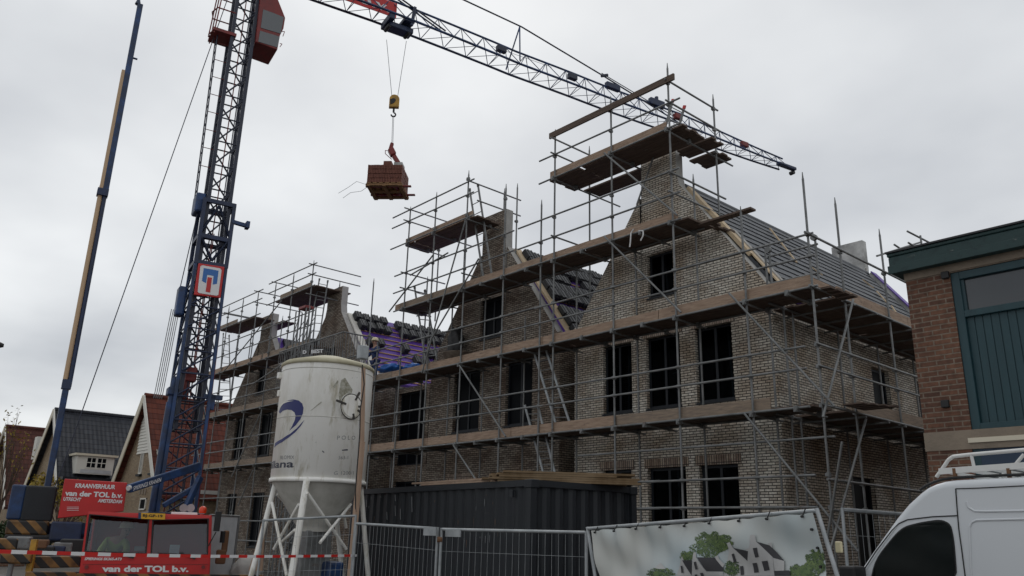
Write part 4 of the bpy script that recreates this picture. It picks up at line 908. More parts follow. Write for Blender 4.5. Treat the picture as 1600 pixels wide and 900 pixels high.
for q in range(6): mb.obox(L_(-.08+q*.045, -.25, .74), (xa*.019, ya*.2, V(0, 0, .08)))
tag(mb.build('tile_pack', M['roofing'], org=L_(0, -.2, .7)), 'small single tile pack on top of the hanging load', 'tile pack')
mb = MB(); mb.obox(L_(.4, -.3, .70), (xa*.14, ya*.2, V(0, 0, .05))); tag(mb.build('paper_sack', M['concrete'], org=L_(.4, -.3, .65)), 'pale grey sack lying on the hanging tile load', 'sack')
mb = MB()
mb.path([L_(-.55, -.6, -.1), L_(-.9, -.6, .02), L_(-1.2, -.5, -.15), L_(-1.5, -.5, -.35)], .006, 4); mb.path([L_(-.5, -.55, -.12), L_(-.75, -.5, -.28), L_(-1.1, -.5, -.33), L_(-1.35, -.45, -.5)], .006, 4)
tag(mb.build('loose_strapping', M['mastdark'], org=L_(-.6, -.6, -.1)), 'thin loose strapping bands trailing from the hanging pallet', 'strap')
# logo board on the mast
lp = mp(0, .56, 0)
def G(px, py, off=0): return onPl(px, py, lp+KD*off, KD)
lz = lambda x, y: (200+x/2.8115, 280+y/2.8125)
b = MB(); b.prism([G(*lz(*q)) for q in ((310, 368), (425, 385), (407, 522), (290, 508))], -KD*.06); lb = b.build('logo_board', M['red'], crane, bevel=.02)
def dec(name, pts, off, m_):
    b = MB(); b.prism([G(*lz(*q), off) for q in pts], -KD*.008); return b.build(name, m_, lb)
dec('white_panel', ((325, 378), (405, 392), (411, 400), (397, 508), (390, 512), (312, 500), (306, 494), (318, 384)), .012, M['signwhite'])
dec('blue_arch', ((333, 390), (398, 402), (391, 460), (372, 463), (376, 425), (348, 420), (343, 457), (325, 447)), .016, M['bluesign'])
dec('red_bar', ((350, 430), (369, 433), (361, 498), (341, 494)), .020, M['red'])
# slewing platform, ballast, rear mast
b = MB(); b.obox(mp(-1.3, -.3, 1.5), (JD*1.9, KD*.4, V(0, 0, .2))); b.build('slewing_platform', M['darkblue'], crane, bevel=.03)
b = MB(); b.obox(mp(-1.4, .98, 1.6), (JD*.9, KD*.06, V(0, 0, .13))); b.build('platform_step', M['blue'], crane, bevel=.02)
b = MB(); b.obox(mp(-.9, 1.1, 1.5), (JD*.5, KD*.3, V(0, 0, .25))); b.build('motor_housing', M['darkblue'], crane, bevel=.04)
Tb = 23.0
def bx(name, px0, px1, py0, py1, T, dep, m_, bev=.04, tilt=0):
    p0 = onT(px0, (py0+py1)/2, T); p1 = onT(px1, (py0+py1)/2, T); zt = onT((px0+px1)/2, py0, T).z; zb = onT((px0+px1)/2, py1, T).z
    d_ = (p1-p0); d_.z = 0; u = d_.normalized(); nn_ = V(0, 0, 1).cross(u)
    mb = MB(); c = (p0+p1)/2; c.z = (zt+zb)/2; mb.obox(c+nn_*(dep/2), (u*d_.length/2, nn_*dep/2, V(0, 0, (zt-zb)/2))); return mb.build(name, m_, crane, bevel=bev)
bx('ballast_box', 14, 38, 757, 812, Tb, 1.6, M['blue']); bx('ballast_cover', 36, 86, 759, 815, Tb-.12, 1.7, M['container'])
bx('ballast_block', 9, 76, 813, 836, Tb-.25, 1.9, M['hazard']); bx('ballast_frame', 6, 120, 836, 848, Tb-.4, 1.2, M['black']); bx('engine_housing', 78, 128, 815, 845, Tb-.7, .8, M['darkblue'])
bs = onT(77, 745, 23.8); bs.z = 1.5
tm = MB(); tm.obox(V(bs.x, bs.y, 3.3), (JD*.075, KD*.08, V(0, 0, 1.85))); ms_ = tm.build('rear_mast', M['blue'], crane, bevel=.03)
rz = onT(153, 300, 23.8).z
b = MB(); b.tube(V(bs.x, bs.y, 5.1)-JD*.05, V(bs.x, bs.y, rz+.2)-JD*.05, .06, 10); b.build('beige_tube', M['beige'], ms_)
b = MB(); b.tube(V(bs.x, bs.y, 5.1)+JD*.06, V(bs.x, bs.y, rz+.2)+JD*.06, .06, 10); b.build('blue_tube', M['darkblue'], ms_)
b = MB(); b.obox(V(bs.x, bs.y, (rz+16.7)/2)+JD*.06, (JD*.075, KD*.1, V(0, 0, (16.7-rz)/2))); b.build('blue_section', M['blue'], ms_, bevel=.01)
b = MB(); b.obox(V(bs.x, bs.y, (rz+14.5)/2-.1)-JD*.05, (JD*.05, KD*.09, V(0, 0, (14.5-rz)/2))); b.build('yellow_section', M['beige'], ms_, bevel=.01)
b = MB(); b.obox(V(bs.x, bs.y, rz), (JD*.14, KD*.12, V(0, 0, .1))); b.build('collar', M['darkblue'], ms_)
b = MB(); b.obox(V(bs.x, bs.y, 5.15), (JD*.11, KD*.11, V(0, 0, .12))); b.build('mast_collar', M['blue'], ms_)
b = MB(); b.tube(V(bs.x, bs.y, 16.7), V(bs.x, bs.y, 16.95), .09, 8, .02); b.tube(V(bs.x, bs.y, 14.9)+JD*.1, V(bs.x, bs.y, 14.9)+JD*.25, .03); b.build('mast_tip', M['blue'], ms_)
wr = MB(); wr.tube(mp(-.45, 0, 18.6), onT(108, 700, 23.6), .014, 5); wr.tube(onT(108, 700, 23.6), V(bs.x, bs.y, 1.7)+KD*.3, .014, 5); wr.build('guy_rope', M['mastdark'], crane)
# big advertising board on the platform
sT = 22.4; spn = None
q0 = onT(101, 779, sT); q1 = onT(198, 779, sT); sn_ = V(0, 0, 1).cross(q1-q0).normalized()
if sn_.dot(-q0) < 0: sn_ = -sn_
def SB(px, py, off=0): return onPl(px, py, q0+sn_*off, sn_)
b = MB(); b.prism([SB(101, 748), SB(199, 754), SB(193, 799), SB(90, 810)], -sn_*.5); sb_ = b.build('red_board', M['red'], crane, bevel=.015)
b = MB()
def tq(b, s_, bl, br, tl, fn, **k): text_quad(b, s_, fn(*bl, .012), fn(*br, .012), fn(*tl, .012), **k)
tq(b, 'KRAANVERHUUR', (117, 762), (179.5, 764.5), (117.7, 755), SB, bold=.035, shear=.15); tq(b, 'van der TOL b.v.', (101, 774.5), (191.5, 778.5), (102.5, 766), SB, bold=.04)
tq(b, 'UTRECHT', (98.8, 782.3), (126.5, 783.6), (99.6, 776.5), SB, bold=.03, shear=.15); tq(b, 'AMSTERDAM', (152.5, 785), (190.5, 786.8), (153.4, 779.2), SB, bold=.03, shear=.15)
for y in (792, 794.5, 797): b.face([SB(104.5, y, .012), SB(123, y, .012), SB(123, y+.6, .012), SB(104.5, y+.6, .012)])
b.build('lettering', M['signwhite'], sb_)
# slanting blue struts at the mast foot
st_ = MB(); P0 = onT(200, 764, 21.8); P1 = onT(312, 728, 22.9); st_.beam(P0, P1, .12, .20); s2 = st_.build('support_beam', M['blue'], crane, bevel=.02)
b = MB(); nb = (P1-P0).cross(V(0, 0, 1)).normalized(); nb = nb if nb.dot(-P0) > 0 else -nb; ub = V(0, 0, 1)
text_quad(b, 'SPIERINGS KRANEN', P0.lerp(P1, .05)+nb*.065-ub*.07, P0.lerp(P1, .42)+nb*.065-ub*.07, P0.lerp(P1, .05)+nb*.065+ub*.03, bold=.01); b.build('lettering', M['signwhite'], s2)
b = MB(); b.beam(onT(313, 745, 22.9), onT(290, 795, 22.6), .12, .16); b.build('support_beam', M['blue'], crane, bevel=.02)
b = MB(); b.beam(onT(310, 758, 22.9), onT(255, 790, 22.6), .12, .12); b.build('support_beam', M['blue'], crane, bevel=.02)
b = MB(); b.tube(onT(200, 763, 21.7), onT(203, 762, 21.75), .06, 10); b.build('white_cap', M['white'], crane)
b = MB(); b.obox(mp(0, 0, 1.85), (JD*.7, KD*.6, V(0, 0, .2))); b.build('mast_foot', M['darkblue'], crane, bevel=.03)

# carrier (the truck)
TO = V(-17.0, 5.72, 0); TF = V(.928, -.372, 0).normalized(); TL = V(-TF.y, TF.x, 0)
def tk(l, f, z): return TO+TL*l+TF*f+V(0, 0, z)
def TP(px, py, off=0): return onPl(px, py, TO+TF*off, TF)
tz = lambda x, y: (60+x/5.3333, 780+y/5.3333)
zt_ = TP(230, 803).z; a_ = TP(*tz(418, 98)); b_ = TP(*tz(1442, 128)); l0 = (TP(127, 890)-TO).dot(TL); l1 = (TP(330, 890)-TO).dot(TL)
lt0 = (a_-TO).dot(TL); lt1 = (b_-TO).dot(TL)
b = MB()
cs = [tk(l0, 0, .45), tk(l1, 0, .45), tk(l1, 0, zt_-.45), tk(lt1, -.12, zt_+.02), tk(lt0, -.12, zt_+.02), tk(l0, 0, zt_-.45)]
fr_ = [tk(l0, .0, .45), tk(l1, .0, .45), tk(lt1+.0, 0, zt_), tk(lt0, 0, zt_)]
bk_ = [p-TF*1.7 for p in fr_]
b.face(fr_[::1]); b.face(bk_[::-1])
for i in range(4): b.face([fr_[i], bk_[i], bk_[(i+1) % 4], fr_[(i+1) % 4]])
# hollow cab: leave the front open behind the glass
b2 = MB()
wl = [[TP(*tz(*q)) for q in s_] for s_ in (((425, 125), (925, 165), (900, 455), (385, 435)), ((950, 172), (1420, 160), (1412, 465), (935, 460)))]
def toLZ(p): q = p-TO; return (q.dot(TL), q.z)
# front skin built as strips round the two openings
W0 = [toLZ(p) for p in wl[0]]; W1 = [toLZ(p) for p in wl[1]]; Bq = [toLZ(p) for p in fr_]
def q4(a, b__, c, d_): b2.face([tk(*[a[0], 0, a[1]]), tk(b__[0], 0, b__[1]), tk(c[0], 0, c[1]), tk(d_[0], 0, d_[1])])
BL, BR, TRr, TLl = Bq
q4(BL, BR, (W1[2][0], W1[2][1]), (W0[3][0], W0[3][1])); q4(BR, TRr, W1[1], W1[2]); q4(TRr, TLl, W0[0], W1[1]); q4(TLl, BL, W0[3], W0[0])
q4(W0[3], W1[2], W1[3], W0[2]); q4(W0[2], W1[3], W1[0], W0[1]); b2.face([tk(W0[0][0], 0, W0[0][1]), tk(W0[1][0], 0, W0[1][1]), tk(W1[0][0], 0, W1[0][1]), tk(W1[1][0], 0, W1[1][1])])
b2.face(bk_[::-1]); b2.face([fr_[0], bk_[0], bk_[1], fr_[1]]); b2.face([fr_[2], bk_[2], bk_[3], fr_[3]])

for i, j in ((1, 2), (0, 3)):       # cab sides with window openings
    lo0, lo1 = fr_[i], bk_[i]; hi0, hi1 = fr_[j], bk_[j]
    def sq(a, h): p = lo0.lerp(lo1, a); q = hi0.lerp(hi1, a); return p.lerp(q, h)
    for (a0, a1, h0, h1) in ((0, 1, 0, .45), (0, .12, .45, .93), (.62, 1, .45, .93), (0, 1, .93, 1)): b2.face([sq(a0, h0), sq(a1, h0), sq(a1, h1), sq(a0, h1)])
tc_ = b2.build('truck_cab', M['red'], crane, merge=True)
sd_ = tc_.modifiers.new('thick', 'SOLIDIFY'); sd_.thickness = .035; sd_.offset = 0
bv_ = tc_.modifiers.new('bevel', 'BEVEL'); bv_.width = .02; bv_.segments = 2; bv_.limit_method = 'ANGLE'; bv_.angle_limit = R(50)
for q in wl:
    c = sum(q, V(0, 0, 0))/4
    seal = MB(); ring = [c+(p-c)*1.005 for p in q]; inn = [c+(p-c)*.955 for p in q]
    for i in range(4): seal.prism([ring[i]+TF*.028, ring[(i+1) % 4]+TF*.028, inn[(i+1) % 4]+TF*.028, inn[i]+TF*.028], -TF*.02)
    ws = MB(); ws.prism([c+(p-c)*.99+TF*(.015-.16*max(0, (p.z-q[2].z))/max(.01, q[0].z-q[2].z)) for p in q], -TF*.012); g_ = ws.build('windscreen', M['wind'], tc_)
    seal.build('rubber_seal', M['black'], g_)
b = MB(); tq(b, 'van der TOL b.v.', tz(530, 607), tz(1250, 608), tz(533, 552), lambda x, y, o: TP(x, y, .03), bold=.045)
tq(b, 'SPIERINGS SK365-AT3', tz(384, 508), tz(692, 510), tz(388, 485), lambda x, y, o: TP(x, y, .03), bold=.035, shear=.15); b.build('lettering', M['signwhite'], tc_)
b = MB(); b.face([TP(*tz(370, 541), .026), TP(*tz(1415, 541), .026), TP(*tz(1415, 545), .026), TP(*tz(370, 545), .026)]); b.build('trim_line', M['darkred'], tc_)
b = MB(); b.prism([TP(*tz(*q), .06) for q in ((833, 112), (1058, 120), (1055, 170), (832, 163))], -TF*.03); pl2 = b.build('number_plate', M['plate'], tc_)
b = MB(); b.prism([TP(*tz(*q), .064) for q in ((833, 112), (856, 113), (855, 164), (832, 163))], -TF*.002); b.build('country_band', M['blue'], pl2)
b = MB(); text_quad(b, 'BJ-GF-19', TP(*tz(870, 152), .067), TP(*tz(1035, 158), .067), TP(*tz(870, 124), .067), bold=.03); b.build('lettering', M['black'], pl2)
for pp in (((640, 442), (795, 490)), ((1180, 445), (1308, 497))):
    b = MB(); b.beam(TP(*tz(*pp[0]), .05), TP(*tz(*pp[1]), .06), .02, .035); b.beam(TP(*tz(pp[0][0]-190, pp[0][1]+4), .05), TP(*tz(pp[0][0]+60, pp[0][1]+16), .05), .012, .02); b.build('wiper', M['black'], tc_)
for x in (402, 1374): b = MB(); c = TP(*tz(x, 565), .03); b.tube(c, c+TF*.02, .035, 12); b.build('position_light', M['darkred'], tc_)
for xx in ((385, 515), (1262, 1385)): b = MB(); b.prism([TP(*tz(*q), .05) for q in ((xx[0], 628), (xx[1], 628), (xx[1], 690), (xx[0], 690))], -TF*.04); b.build('headlight', M['signwhite'], tc_, bevel=.01)
b = MB(); b.prism([tk(l0-.05, .12, .62), tk(l1+1.0, .12, .62), tk(l1+1.0, .12, TP(300, 897).z), tk(l0-.05, .12, TP(300, 897).z)], -TF*.1); b.build('bumper', M['hazard'], crane)
b = MB(); c = tk(lt1+.13, .1, 1.82); b.obox(c, (TL*.06, TF*.05, V(0, 0, .19))); b.tube(c+V(0, 0, -.2), tk(lt1+.02, .02, 1.35), .012, 6); b.build('wing_mirror', M['black'], tc_, bevel=.01)
b = MB(); c = onT(317, 796, 19.0); b.lathe(c, [(.07, -.08), (.08, -.02), (.07, .03), (.04, .06), (.0, .07)], 16); b.tube(c-V(0, 0, .2), c-V(0, 0, .1), .05, 8); b.build('beacon', M['orange'], crane)
for x in (287, 298): b = MB(); c = onT(x, 794, 19.6); b.tube(c-TL*.0, c+TF*.12, .075, 14, .085); b.build('work_lamp', M['steel_light'], crane)
b = MB(); b.obox(tk(.55, -.5, zt_+.03), (TL*.25, TF*.1, V(0, 0, .03))); b.build('roof_vent', M['signwhite'], crane, bevel=.01)
# inside the cab
b = MB(); b.obox(tk(0, -.35, 1.05), (TL*1.0, TF*.2, V(0, 0, .12))); b.build('dashboard', M['black'], tc_)
b = MB(); b.obox(TP(272, 862, -.2), (TL*.09, TF*.01, V(0, 0, .13))); b.build('paper_sheet', M['signwhite'], tc_)
b = MB(); b.obox(TP(218, 857, -.25), (TL*.09, TF*.06, V(0, 0, .04))); b.build('paper_tray', M['plaster'], tc_)
SIT = dict(STAND); SIT.update(pelvis=(0, .25, .45), waist=(-.02, .22, .62), chest=(.08, .05, .86), neck=(.16, -.02, .97), chin=(.2, -.06, 1.03), head=(.22, -.05, 1.12), crown=(.22, -.04, 1.2), sl=(-.1, .06, .9), sr=(.24, .02, .9),
    el=(-.2, -.1, .68), er=(.3, -.15, .7), wl=(-.2, -.3, .55), wr=(.2, -.35, .62), hl=(-.2, -.38, .52), hr=(.16, -.42, .62), tl=(-.1, .2, .42), tr=(.1, .2, .42), kl=(-.14, -.2, .45), kr=(.14, -.2, .45), al=(-.14, -.22, .1), ar=(.14, -.22, .1), fl=(-.14, -.32, .05), fr=(.14, -.32, .05), face=(.5, -1, -.2))
pr_ = person('crane worker in a yellow green hi-vis jacket sitting behind the red cab windscreen', SIT, (0, 0, 0), M['hivis'], M['jacketblue'], hat=M['helmet'])
pr_.location = tk(-.72, -.72, .50); pr_.rotation_euler = (0, 0, math.atan2(TL.y, TL.x))
# chassis, outriggers, wheels
b = MB(); b.obox(tk(0, -6.6, .85), (TL*1.15, TF*4.8, V(0, 0, .25))); b.build('chassis', M['darkblue'], crane, bevel=.02)
for f in (-1.6, -4.6, -6.2, -9.8):
    for s_ in (-1, 1):
        c = tk(s_*.95, f, .55); b = MB(); b.tube(c-TL*.17, c+TL*.17, .55, 24); wh = b.build('wheel', M['black'], crane, bevel=.03); b = MB(); b.tube(c-TL*.18, c+TL*.18, .28, 18); b.build('rim', M['steel_light'], wh)
for (pa, pb, T_, w_) in (((52, 878), (126, 877), 19.6, .22),):
    b = MB(); b.beam(onT(*pa, T_), onT(*pb, T_), .5, w_); b.build('outrigger_beam', M['hazard'], crane, bevel=.02)
b = MB(); c = onT(50, 868, 19.2); b.obox(c+V(0, 0, .0), (TL*.05, TF*.1, V(0, 0, .3))); b.build('outrigger_plate', M['yellow'], crane)
b = MB(); c = onT(16, 890, 19.0); b.tube(V(c.x, c.y, .1), c+V(0, 0, .2), .05, 10); b.lathe(V(c.x, c.y, 0), [(.01, .1), (.25, .09), (.28, .02), (.28, 0)], 20); b.build('outrigger_leg', M['steel'], crane)
b = MB(); c = onT(26, 872, 19.0); b.obox(c, (TL*.26, TF*.12, V(0, 0, .1))); b.build('outrigger_head', M['hazard'], crane, bevel=.03)
b = MB(); b.beam(onT(40, 897, 18.6), onT(128, 897, 18.6), .3, .08); b.build('outrigger_beam', M['hazard'], crane)
b = MB(); c = onT(345, 870, 18.5); b.obox(c, (TL*.1, TF*.1, V(0, 0, .14))); b.obox(c+TL*.05+V(0, 0, .3), (TL*.06, TF*.06, V(0, 0, .22))); b.build('jack_lever', M['rust'], crane, bevel=.03)
b = MB(); b.tube(onT(348, 848, 18.5), onT(350, 830, 18.5), .07, 8); b.build('jack_cap', M['black'], crane)
for (x, y, s_, m_) in ((30, 848, .22, 'steel'), (45, 852, .15, 'plaster'), (62, 850, .16, 'rust'), (70, 862, .2, 'black'), (100, 855, .18, 'steel'), (115, 853, .25, 'black'), (12, 850, .2, 'hazard'), (85, 862, .22, 'darkblue')):
    b = MB(); c = onT(x, y, 20.2); b.obox(c, (TL*s_, TF*.15, V(0, 0, s_*.55))); b.build('engine_part', M[m_], crane, bevel=.03)

# ---------------------------------------------------------------- silo
SC = onT(507.5, 640, 16.35); SC.z = 0; ST = 16.35; SR = .89
zt = onT(508, 566, ST-SR).z; zb = onT(500, 750, ST-SR).z
silo = thing('mortar_silo', 'stained white cylindrical mortar silo on splayed tube legs beside the dark container', 'silo', SC)
b = MB(); b.lathe(SC, [(SR-.04, zb-.02), (SR, zb), (SR, zt)], 72); body = b.build('drum', M['silo'], silo)
b = MB(); b.lathe(SC, [(SR, zt), (SR+.02, zt+.0), (SR+.02, zt+.06), (SR-.03, zt+.1), (.3, zt+.26), (.001, zt+.27)], 72); b.build('roof', M['siloyellow'], silo)
b = MB(); b.lathe(SC, [(SR, zb-.03), (SR+.022, zb-.03), (SR+.022, zb+.04), (SR, zb+.045)], 72); b.build('base_ring', M['silo'], silo)
for z in (zb+(zt-zb)*.53, zt-.1): b = MB(); b.lathe(SC, [(SR, z-.008), (SR+.006, z-.004), (SR+.006, z+.004), (SR, z+.008)], 72); b.build('weld_seam', M['silogrey'], silo)
zc = onT(492, 822, ST).z
b = MB(); b.lathe(SC, [(SR-.03, zb-.03), (.33, zc), (.31, zc-.04), (.31, zc-.1)], 64); b.build('cone', M['silogrey'], silo)
b = MB(); b.obox(SC+V(0, 0, zc-.3), (V(.26, 0, 0), V(0, .26, 0), V(0, 0, .22))); b.obox(SC+V(0, 0, zc-.75), (V(.18, 0, 0), V(0, .3, 0), V(0, 0, .25))); b.build('outlet', M['steel'], silo, bevel=.02)
b = MB(); b.obox(SC+V(.25, .3, .75), (V(.2, 0, 0), V(0, .16, 0), V(0, 0, .4))); b.build('mixing_pump', M['blue'], silo, bevel=.05)
def cyl(px, py, rr=SR):
    """point where the line of sight meets the drum"""
    v = ray(px, py); ax, ay = EYE.x-SC.x, EYE.y-SC.y; a = v.x**2+v.y**2; b_ = 2*(ax*v.x+ay*v.y); c = ax*ax+ay*ay-rr*rr; D = b_*b_-4*a*c
    if D < 0: D = 0
    t = (-b_-math.sqrt(D))/(2*a); p = EYE+v*t; return (math.atan2(p.y-SC.y, p.x-SC.x)*rr, p.z)
def wrap(s_, z, off=.004): return SC+V(math.cos(s_/SR)*(SR+off), math.sin(s_/SR)*(SR+off), z)
def decal(name, poly, m_, off=.004):
    pts = [cyl(400+x/3.915, 530+y/3.913) for x, y in poly]; bm = bmesh.new(); f = bm.faces.new([bm.verts.new((s_, z, 0)) for s_, z in pts]); bmesh.ops.triangulate(bm, faces=[f])
    for _ in range(3): bmesh.ops.subdivide_edges(bm, edges=[e_ for e_ in bm.edges if e_.calc_length() > .07], cuts=1, use_grid_fill=False); bmesh.ops.triangulate(bm, faces=bm.faces)
    mb = MB(); bm.verts.ensure_lookup_table(); mb.grid([wrap(v.co.x, v.co.y, off) for v in bm.verts], [tuple(v.index for v in f_.verts) for f_ in bm.faces], 0, True); bm.free()
    return mb.build(name, m_, body)
decal('swoosh', ((141, 445), (147, 425), (165, 393), (195, 375), (230, 368), (262, 375), (283, 393), (291, 420), (287, 455), (270, 492), (243, 527), (205, 560), (222, 530), (238, 495), (243, 468), (236, 447), (218, 434), (192, 430), (165, 438), (148, 455)), M['navy'])
decal('swoosh_tail', ((297, 493), (275, 530), (240, 570), (200, 602), (160, 630), (112, 664), (118, 636), (160, 610), (210, 578), (250, 545)), M['navy'])
decal('swoosh_line', ((145, 408), (165, 390), (195, 378), (235, 376), (195, 384), (168, 396), (150, 420)), M['silo'], .008)
def ctext(txt, bl, br, tl, m_, bold, right=True):
    vs_, fs, (x0, x1, y0, y1) = text2d(txt, 1, bold); a = cyl(400+bl[0]/3.915, 530+bl[1]/3.913); c = cyl(400+br[0]/3.915, 530+br[1]/3.913); d_ = cyl(400+tl[0]/3.915, 530+tl[1]/3.913)
    mb = MB(); hgt = d_[1]-a[1]
    mb.grid([wrap(c[0]-(x1-x)/(x1-x0)*(c[0]-a[0]), a[1]+(y-y0)/(y1-y0)*hgt+(c[1]-a[1])*(x-x0)/(x1-x0)) for x, y in vs_], fs); return mb.build('lettering', m_, body)
ctext('SILOMIX', (146, 735), (234, 733), (146, 713), M['greytext'], .0)
def ctext2(txt, sr, z0, hgt, wid, m_, bold):
    vs_, fs, (x0, x1, y0, y1) = text2d(txt, 1, bold); mb = MB()
    mb.grid([wrap(sr-(x1-x)/(x1-x0)*wid, z0+(y-y0)/(y1-y0)*hgt) for x, y in vs_], fs); return mb.build('lettering', m_, body)
e_ = cyl(400+230/3.915, 530+785/3.913); e2 = cyl(400+230/3.915, 530+738/3.913)
ctext2('millana', e_[0], e_[1], e2[1]-e_[1], 1.05, M['navy2'], .02)
ctext('P O L O', (495, 615), (605, 615), (495, 590), M['greytext'], 0); ctext('363-1', (503, 735), (562, 733), (503, 715), M['greytext'], 0); ctext('G 1200/1', (475, 830), (595, 828), (475, 808), M['greytext'], 0)
decal('scuff', ((525, 676), (560, 672), (562, 680), (526, 682)), M['mastdark']); decal('scuff', ((405, 680), (418, 690), (416, 696), (404, 686)), M['mastdark']); decal('stain', ((530, 270), (548, 262), (552, 300), (535, 320), (525, 300)), M['stain']); decal('stain', ((470, 290), (500, 250), (505, 262), (480, 300)), M['stain']); decal('stain', ((330, 440), (400, 380), (402, 388), (345, 432)), M['stain'])
decal('stain', ((505, 340), (520, 250), (545, 235), (560, 260), (590, 310), (580, 345), (555, 330), (530, 350), (512, 395)), M['stain'], .003)
# inspection hatch
hc = cyl(400+578/3.915, 530+412/3.913); hcp = wrap(*hc, 0); hn = (hcp-V(SC.x, SC.y, hcp.z)).normalized(); hs = V(-hn.y, hn.x, 0)
b = MB(); b.tube(hcp-hn*.05, hcp+hn*.035, .225, 28); b.tube(hcp+hn*.035, hcp+hn*.05, .20, 28); ht = b.build('hatch', M['silo'], silo)
b = MB(); pts = [hcp+hn*.03+hs*(.235*math.cos(a_))+V(0, 0, .235*math.sin(a_)) for a_ in [math.pi*2*k/24 for k in range(25)]]; b.path(pts, .009, 6); b.build('seal_ring', M['clamp'], ht)
for a_, L2 in ((2.95, .16), (1.1, .12), (.1, .06), (-.4, .06), (-1.3, .05)):
    d_ = hs*math.cos(a_)+V(0, 0, math.sin(a_)); b = MB(); b.beam(hcp+hn*.05+d_*.14, hcp+hn*.05+d_*(.2+L2), .035, .03, up=hn); b.build('clamp', M['clamp'], ht)
# legs
def leg(a, b__, r_, nm='leg'):
    d_ = (b__-a).normalized(); k = -a.z/d_.z; mb = MB(); mb.tube(a, a+d_*(k-.01), r_, 14); mb.lathe(V(*(a+d_*k)), [(.0, .03), (.14, .03), (.14, 0)], 16); return mb.build(nm, M['silo'], silo)
lf = [(onT(479, 752, ST-.9), onT(457, 890, ST-1.25)), (onT(430, 756, ST-.1), onT(404, 855, ST-.2)), (onT(563, 752, ST+.1), onT(572, 860, ST+.3)), (onT(520, 756, ST+.9), onT(530, 850, ST+1.1))]
for i, (a, b__) in enumerate(lf): leg(a, b__, .06 if i == 0 else .047)
for a, b__ in (((480, 770, -1), (541, 858, -.2)), ((548, 788, 0), (500, 848, -1.1)), ((425, 785, -.3), (448, 900, -1.0)), ((467, 788, -.9), (428, 858, -.2)), ((461, 828, -1.1), (437, 850, -.3)), ((536, 795, .4), (541, 825, .5)), ((433, 772, -.1), (470, 812, .8))):
    mb = MB(); mb.tube(onT(a[0], a[1], ST+a[2]), onT(b__[0], b__[1], ST+b__[2]), .028, 10); mb.build('brace', M['silo'], silo)
for y in (612, 640): b = MB(); b.obox(onT(438.5, y-25, ST-.1), (V(.04, 0, 0), V(0, .06, 0), V(0, 0, .06))); b.build('lifting_lug', M['silo'], silo, bevel=.01)
# timber post with a box in front of the silo
pt_ = thing('timber_post', 'tall timber post with a cable and grey box at the right edge of the silo', 'post', onT(548, 890, 14.7).xy.to_3d())
pA, pB, pC = onT(568, 575, 14.9), onT(566, 690, 14.85), onT(549, 880, 14.7); pD = pC+(pC-pB)*(pC.z/(pB.z-pC.z))
b = MB(); b.beam(pD, pC, .09, .08, up=V(0, 1, 0)); b.beam(pC, pB, .085, .08, up=V(0, 1, 0)); b.beam(pB, pA, .06, .06, up=V(0, 1, 0)); b.build('post', M['post'], pt_, bevel=.008)
b = MB(); nrm_ = V(-pA.x, -pA.y, 0).normalized()*.07
b.path([onT(*q, 14.72) for q in ((566, 570), (569, 600), (563, 640), (562, 680), (559, 720), (555, 770), (556, 800))], .011, 6); b.build('cable', M['black'], pt_)
b = MB(); b.obox(onT(567, 551, 14.9), (V(.07, 0, 0), V(0, .09, 0), V(0, 0, .13))); b.build('junction_box', M['steel_light'], pt_, bevel=.02)

# ---------------------------------------------------------------- container with planks
K0 = onT(830, 749, 12.9); K0.z = 0; CH = onT(830, 749, 12.9).z; K1 = onT(557, 766, 17.9); K1.z = 0
e1 = (K1-K0).normalized(); e2 = V(0, 0, 1).cross(e1); e2 = e2 if e2.y > 0 else -e2
LN, WD = 6.06, 2.30
cont = thing('shipping_container', 'dark blue corrugated steel container behind the site fence', 'container', K0)
def kc(a, b_, z): return K0+e1*a+e2*b_+V(0, 0, z)
def corr(p, q, nrm, z0, z1, name):
    d_ = q-p; L = d_.length; u = d_/L; n_ = max(2, round(L/.28)); mb = MB(); prof = []
    for k in range(n_):
        s_ = L/n_; prof += [(k*s_, 0), (k*s_+s_*.25, 0), (k*s_+s_*.5, -.04), (k*s_+s_*.8, -.04)]
    prof.append((L, 0))
    for (a, h0_), (b_, h1_) in zip(prof, prof[1:]):
        P = [p+u*a+nrm*h0_, p+u*b_+nrm*h1_]; mb.face([P[0]+V(0, 0, z0), P[1]+V(0, 0, z0), P[1]+V(0, 0, z1), P[0]+V(0, 0, z1)])
    return mb.build(name, M['container'], cont)
pn = corr(kc(.06, .02, 0), kc(LN-.06, .02, 0), -e2, .15, CH-.09, 'side_panel'); corr(kc(.02, .06, 0), kc(.02, WD-.06, 0), -e1, .15, CH-.09, 'end_panel')
corr(kc(LN-.02, .06, 0), kc(LN-.02, WD-.06, 0), e1, .15, CH-.09, 'end_panel'); corr(kc(.06, WD-.02, 0), kc(LN-.06, WD-.02, 0), e2, .15, CH-.09, 'side_panel')
b = MB(); b.prism([kc(0, 0, CH-.03), kc(LN, 0, CH-.03), kc(LN, WD, CH-.03), kc(0, WD, CH-.03)], (0, 0, .02)); b.build('roof', M['container'], cont)
fr = MB()
for z in (.08, CH-.05):
    fr.beam(kc(0, .04, z), kc(LN, .04, z), .1, .1); fr.beam(kc(0, WD-.04, z), kc(LN, WD-.04, z), .1, .1); fr.beam(kc(.04, 0, z), kc(.04, WD, z), .1, .1); fr.beam(kc(LN-.04, 0, z), kc(LN-.04, WD, z), .1, .1)
for a in (.05, LN-.05):
    for b_ in (.05, WD-.05): fr.obox(kc(a, b_, CH/2), (e1*.06, e2*.06, V(0, 0, CH/2-.012)))
fr.build('frame', M['container'], cont)
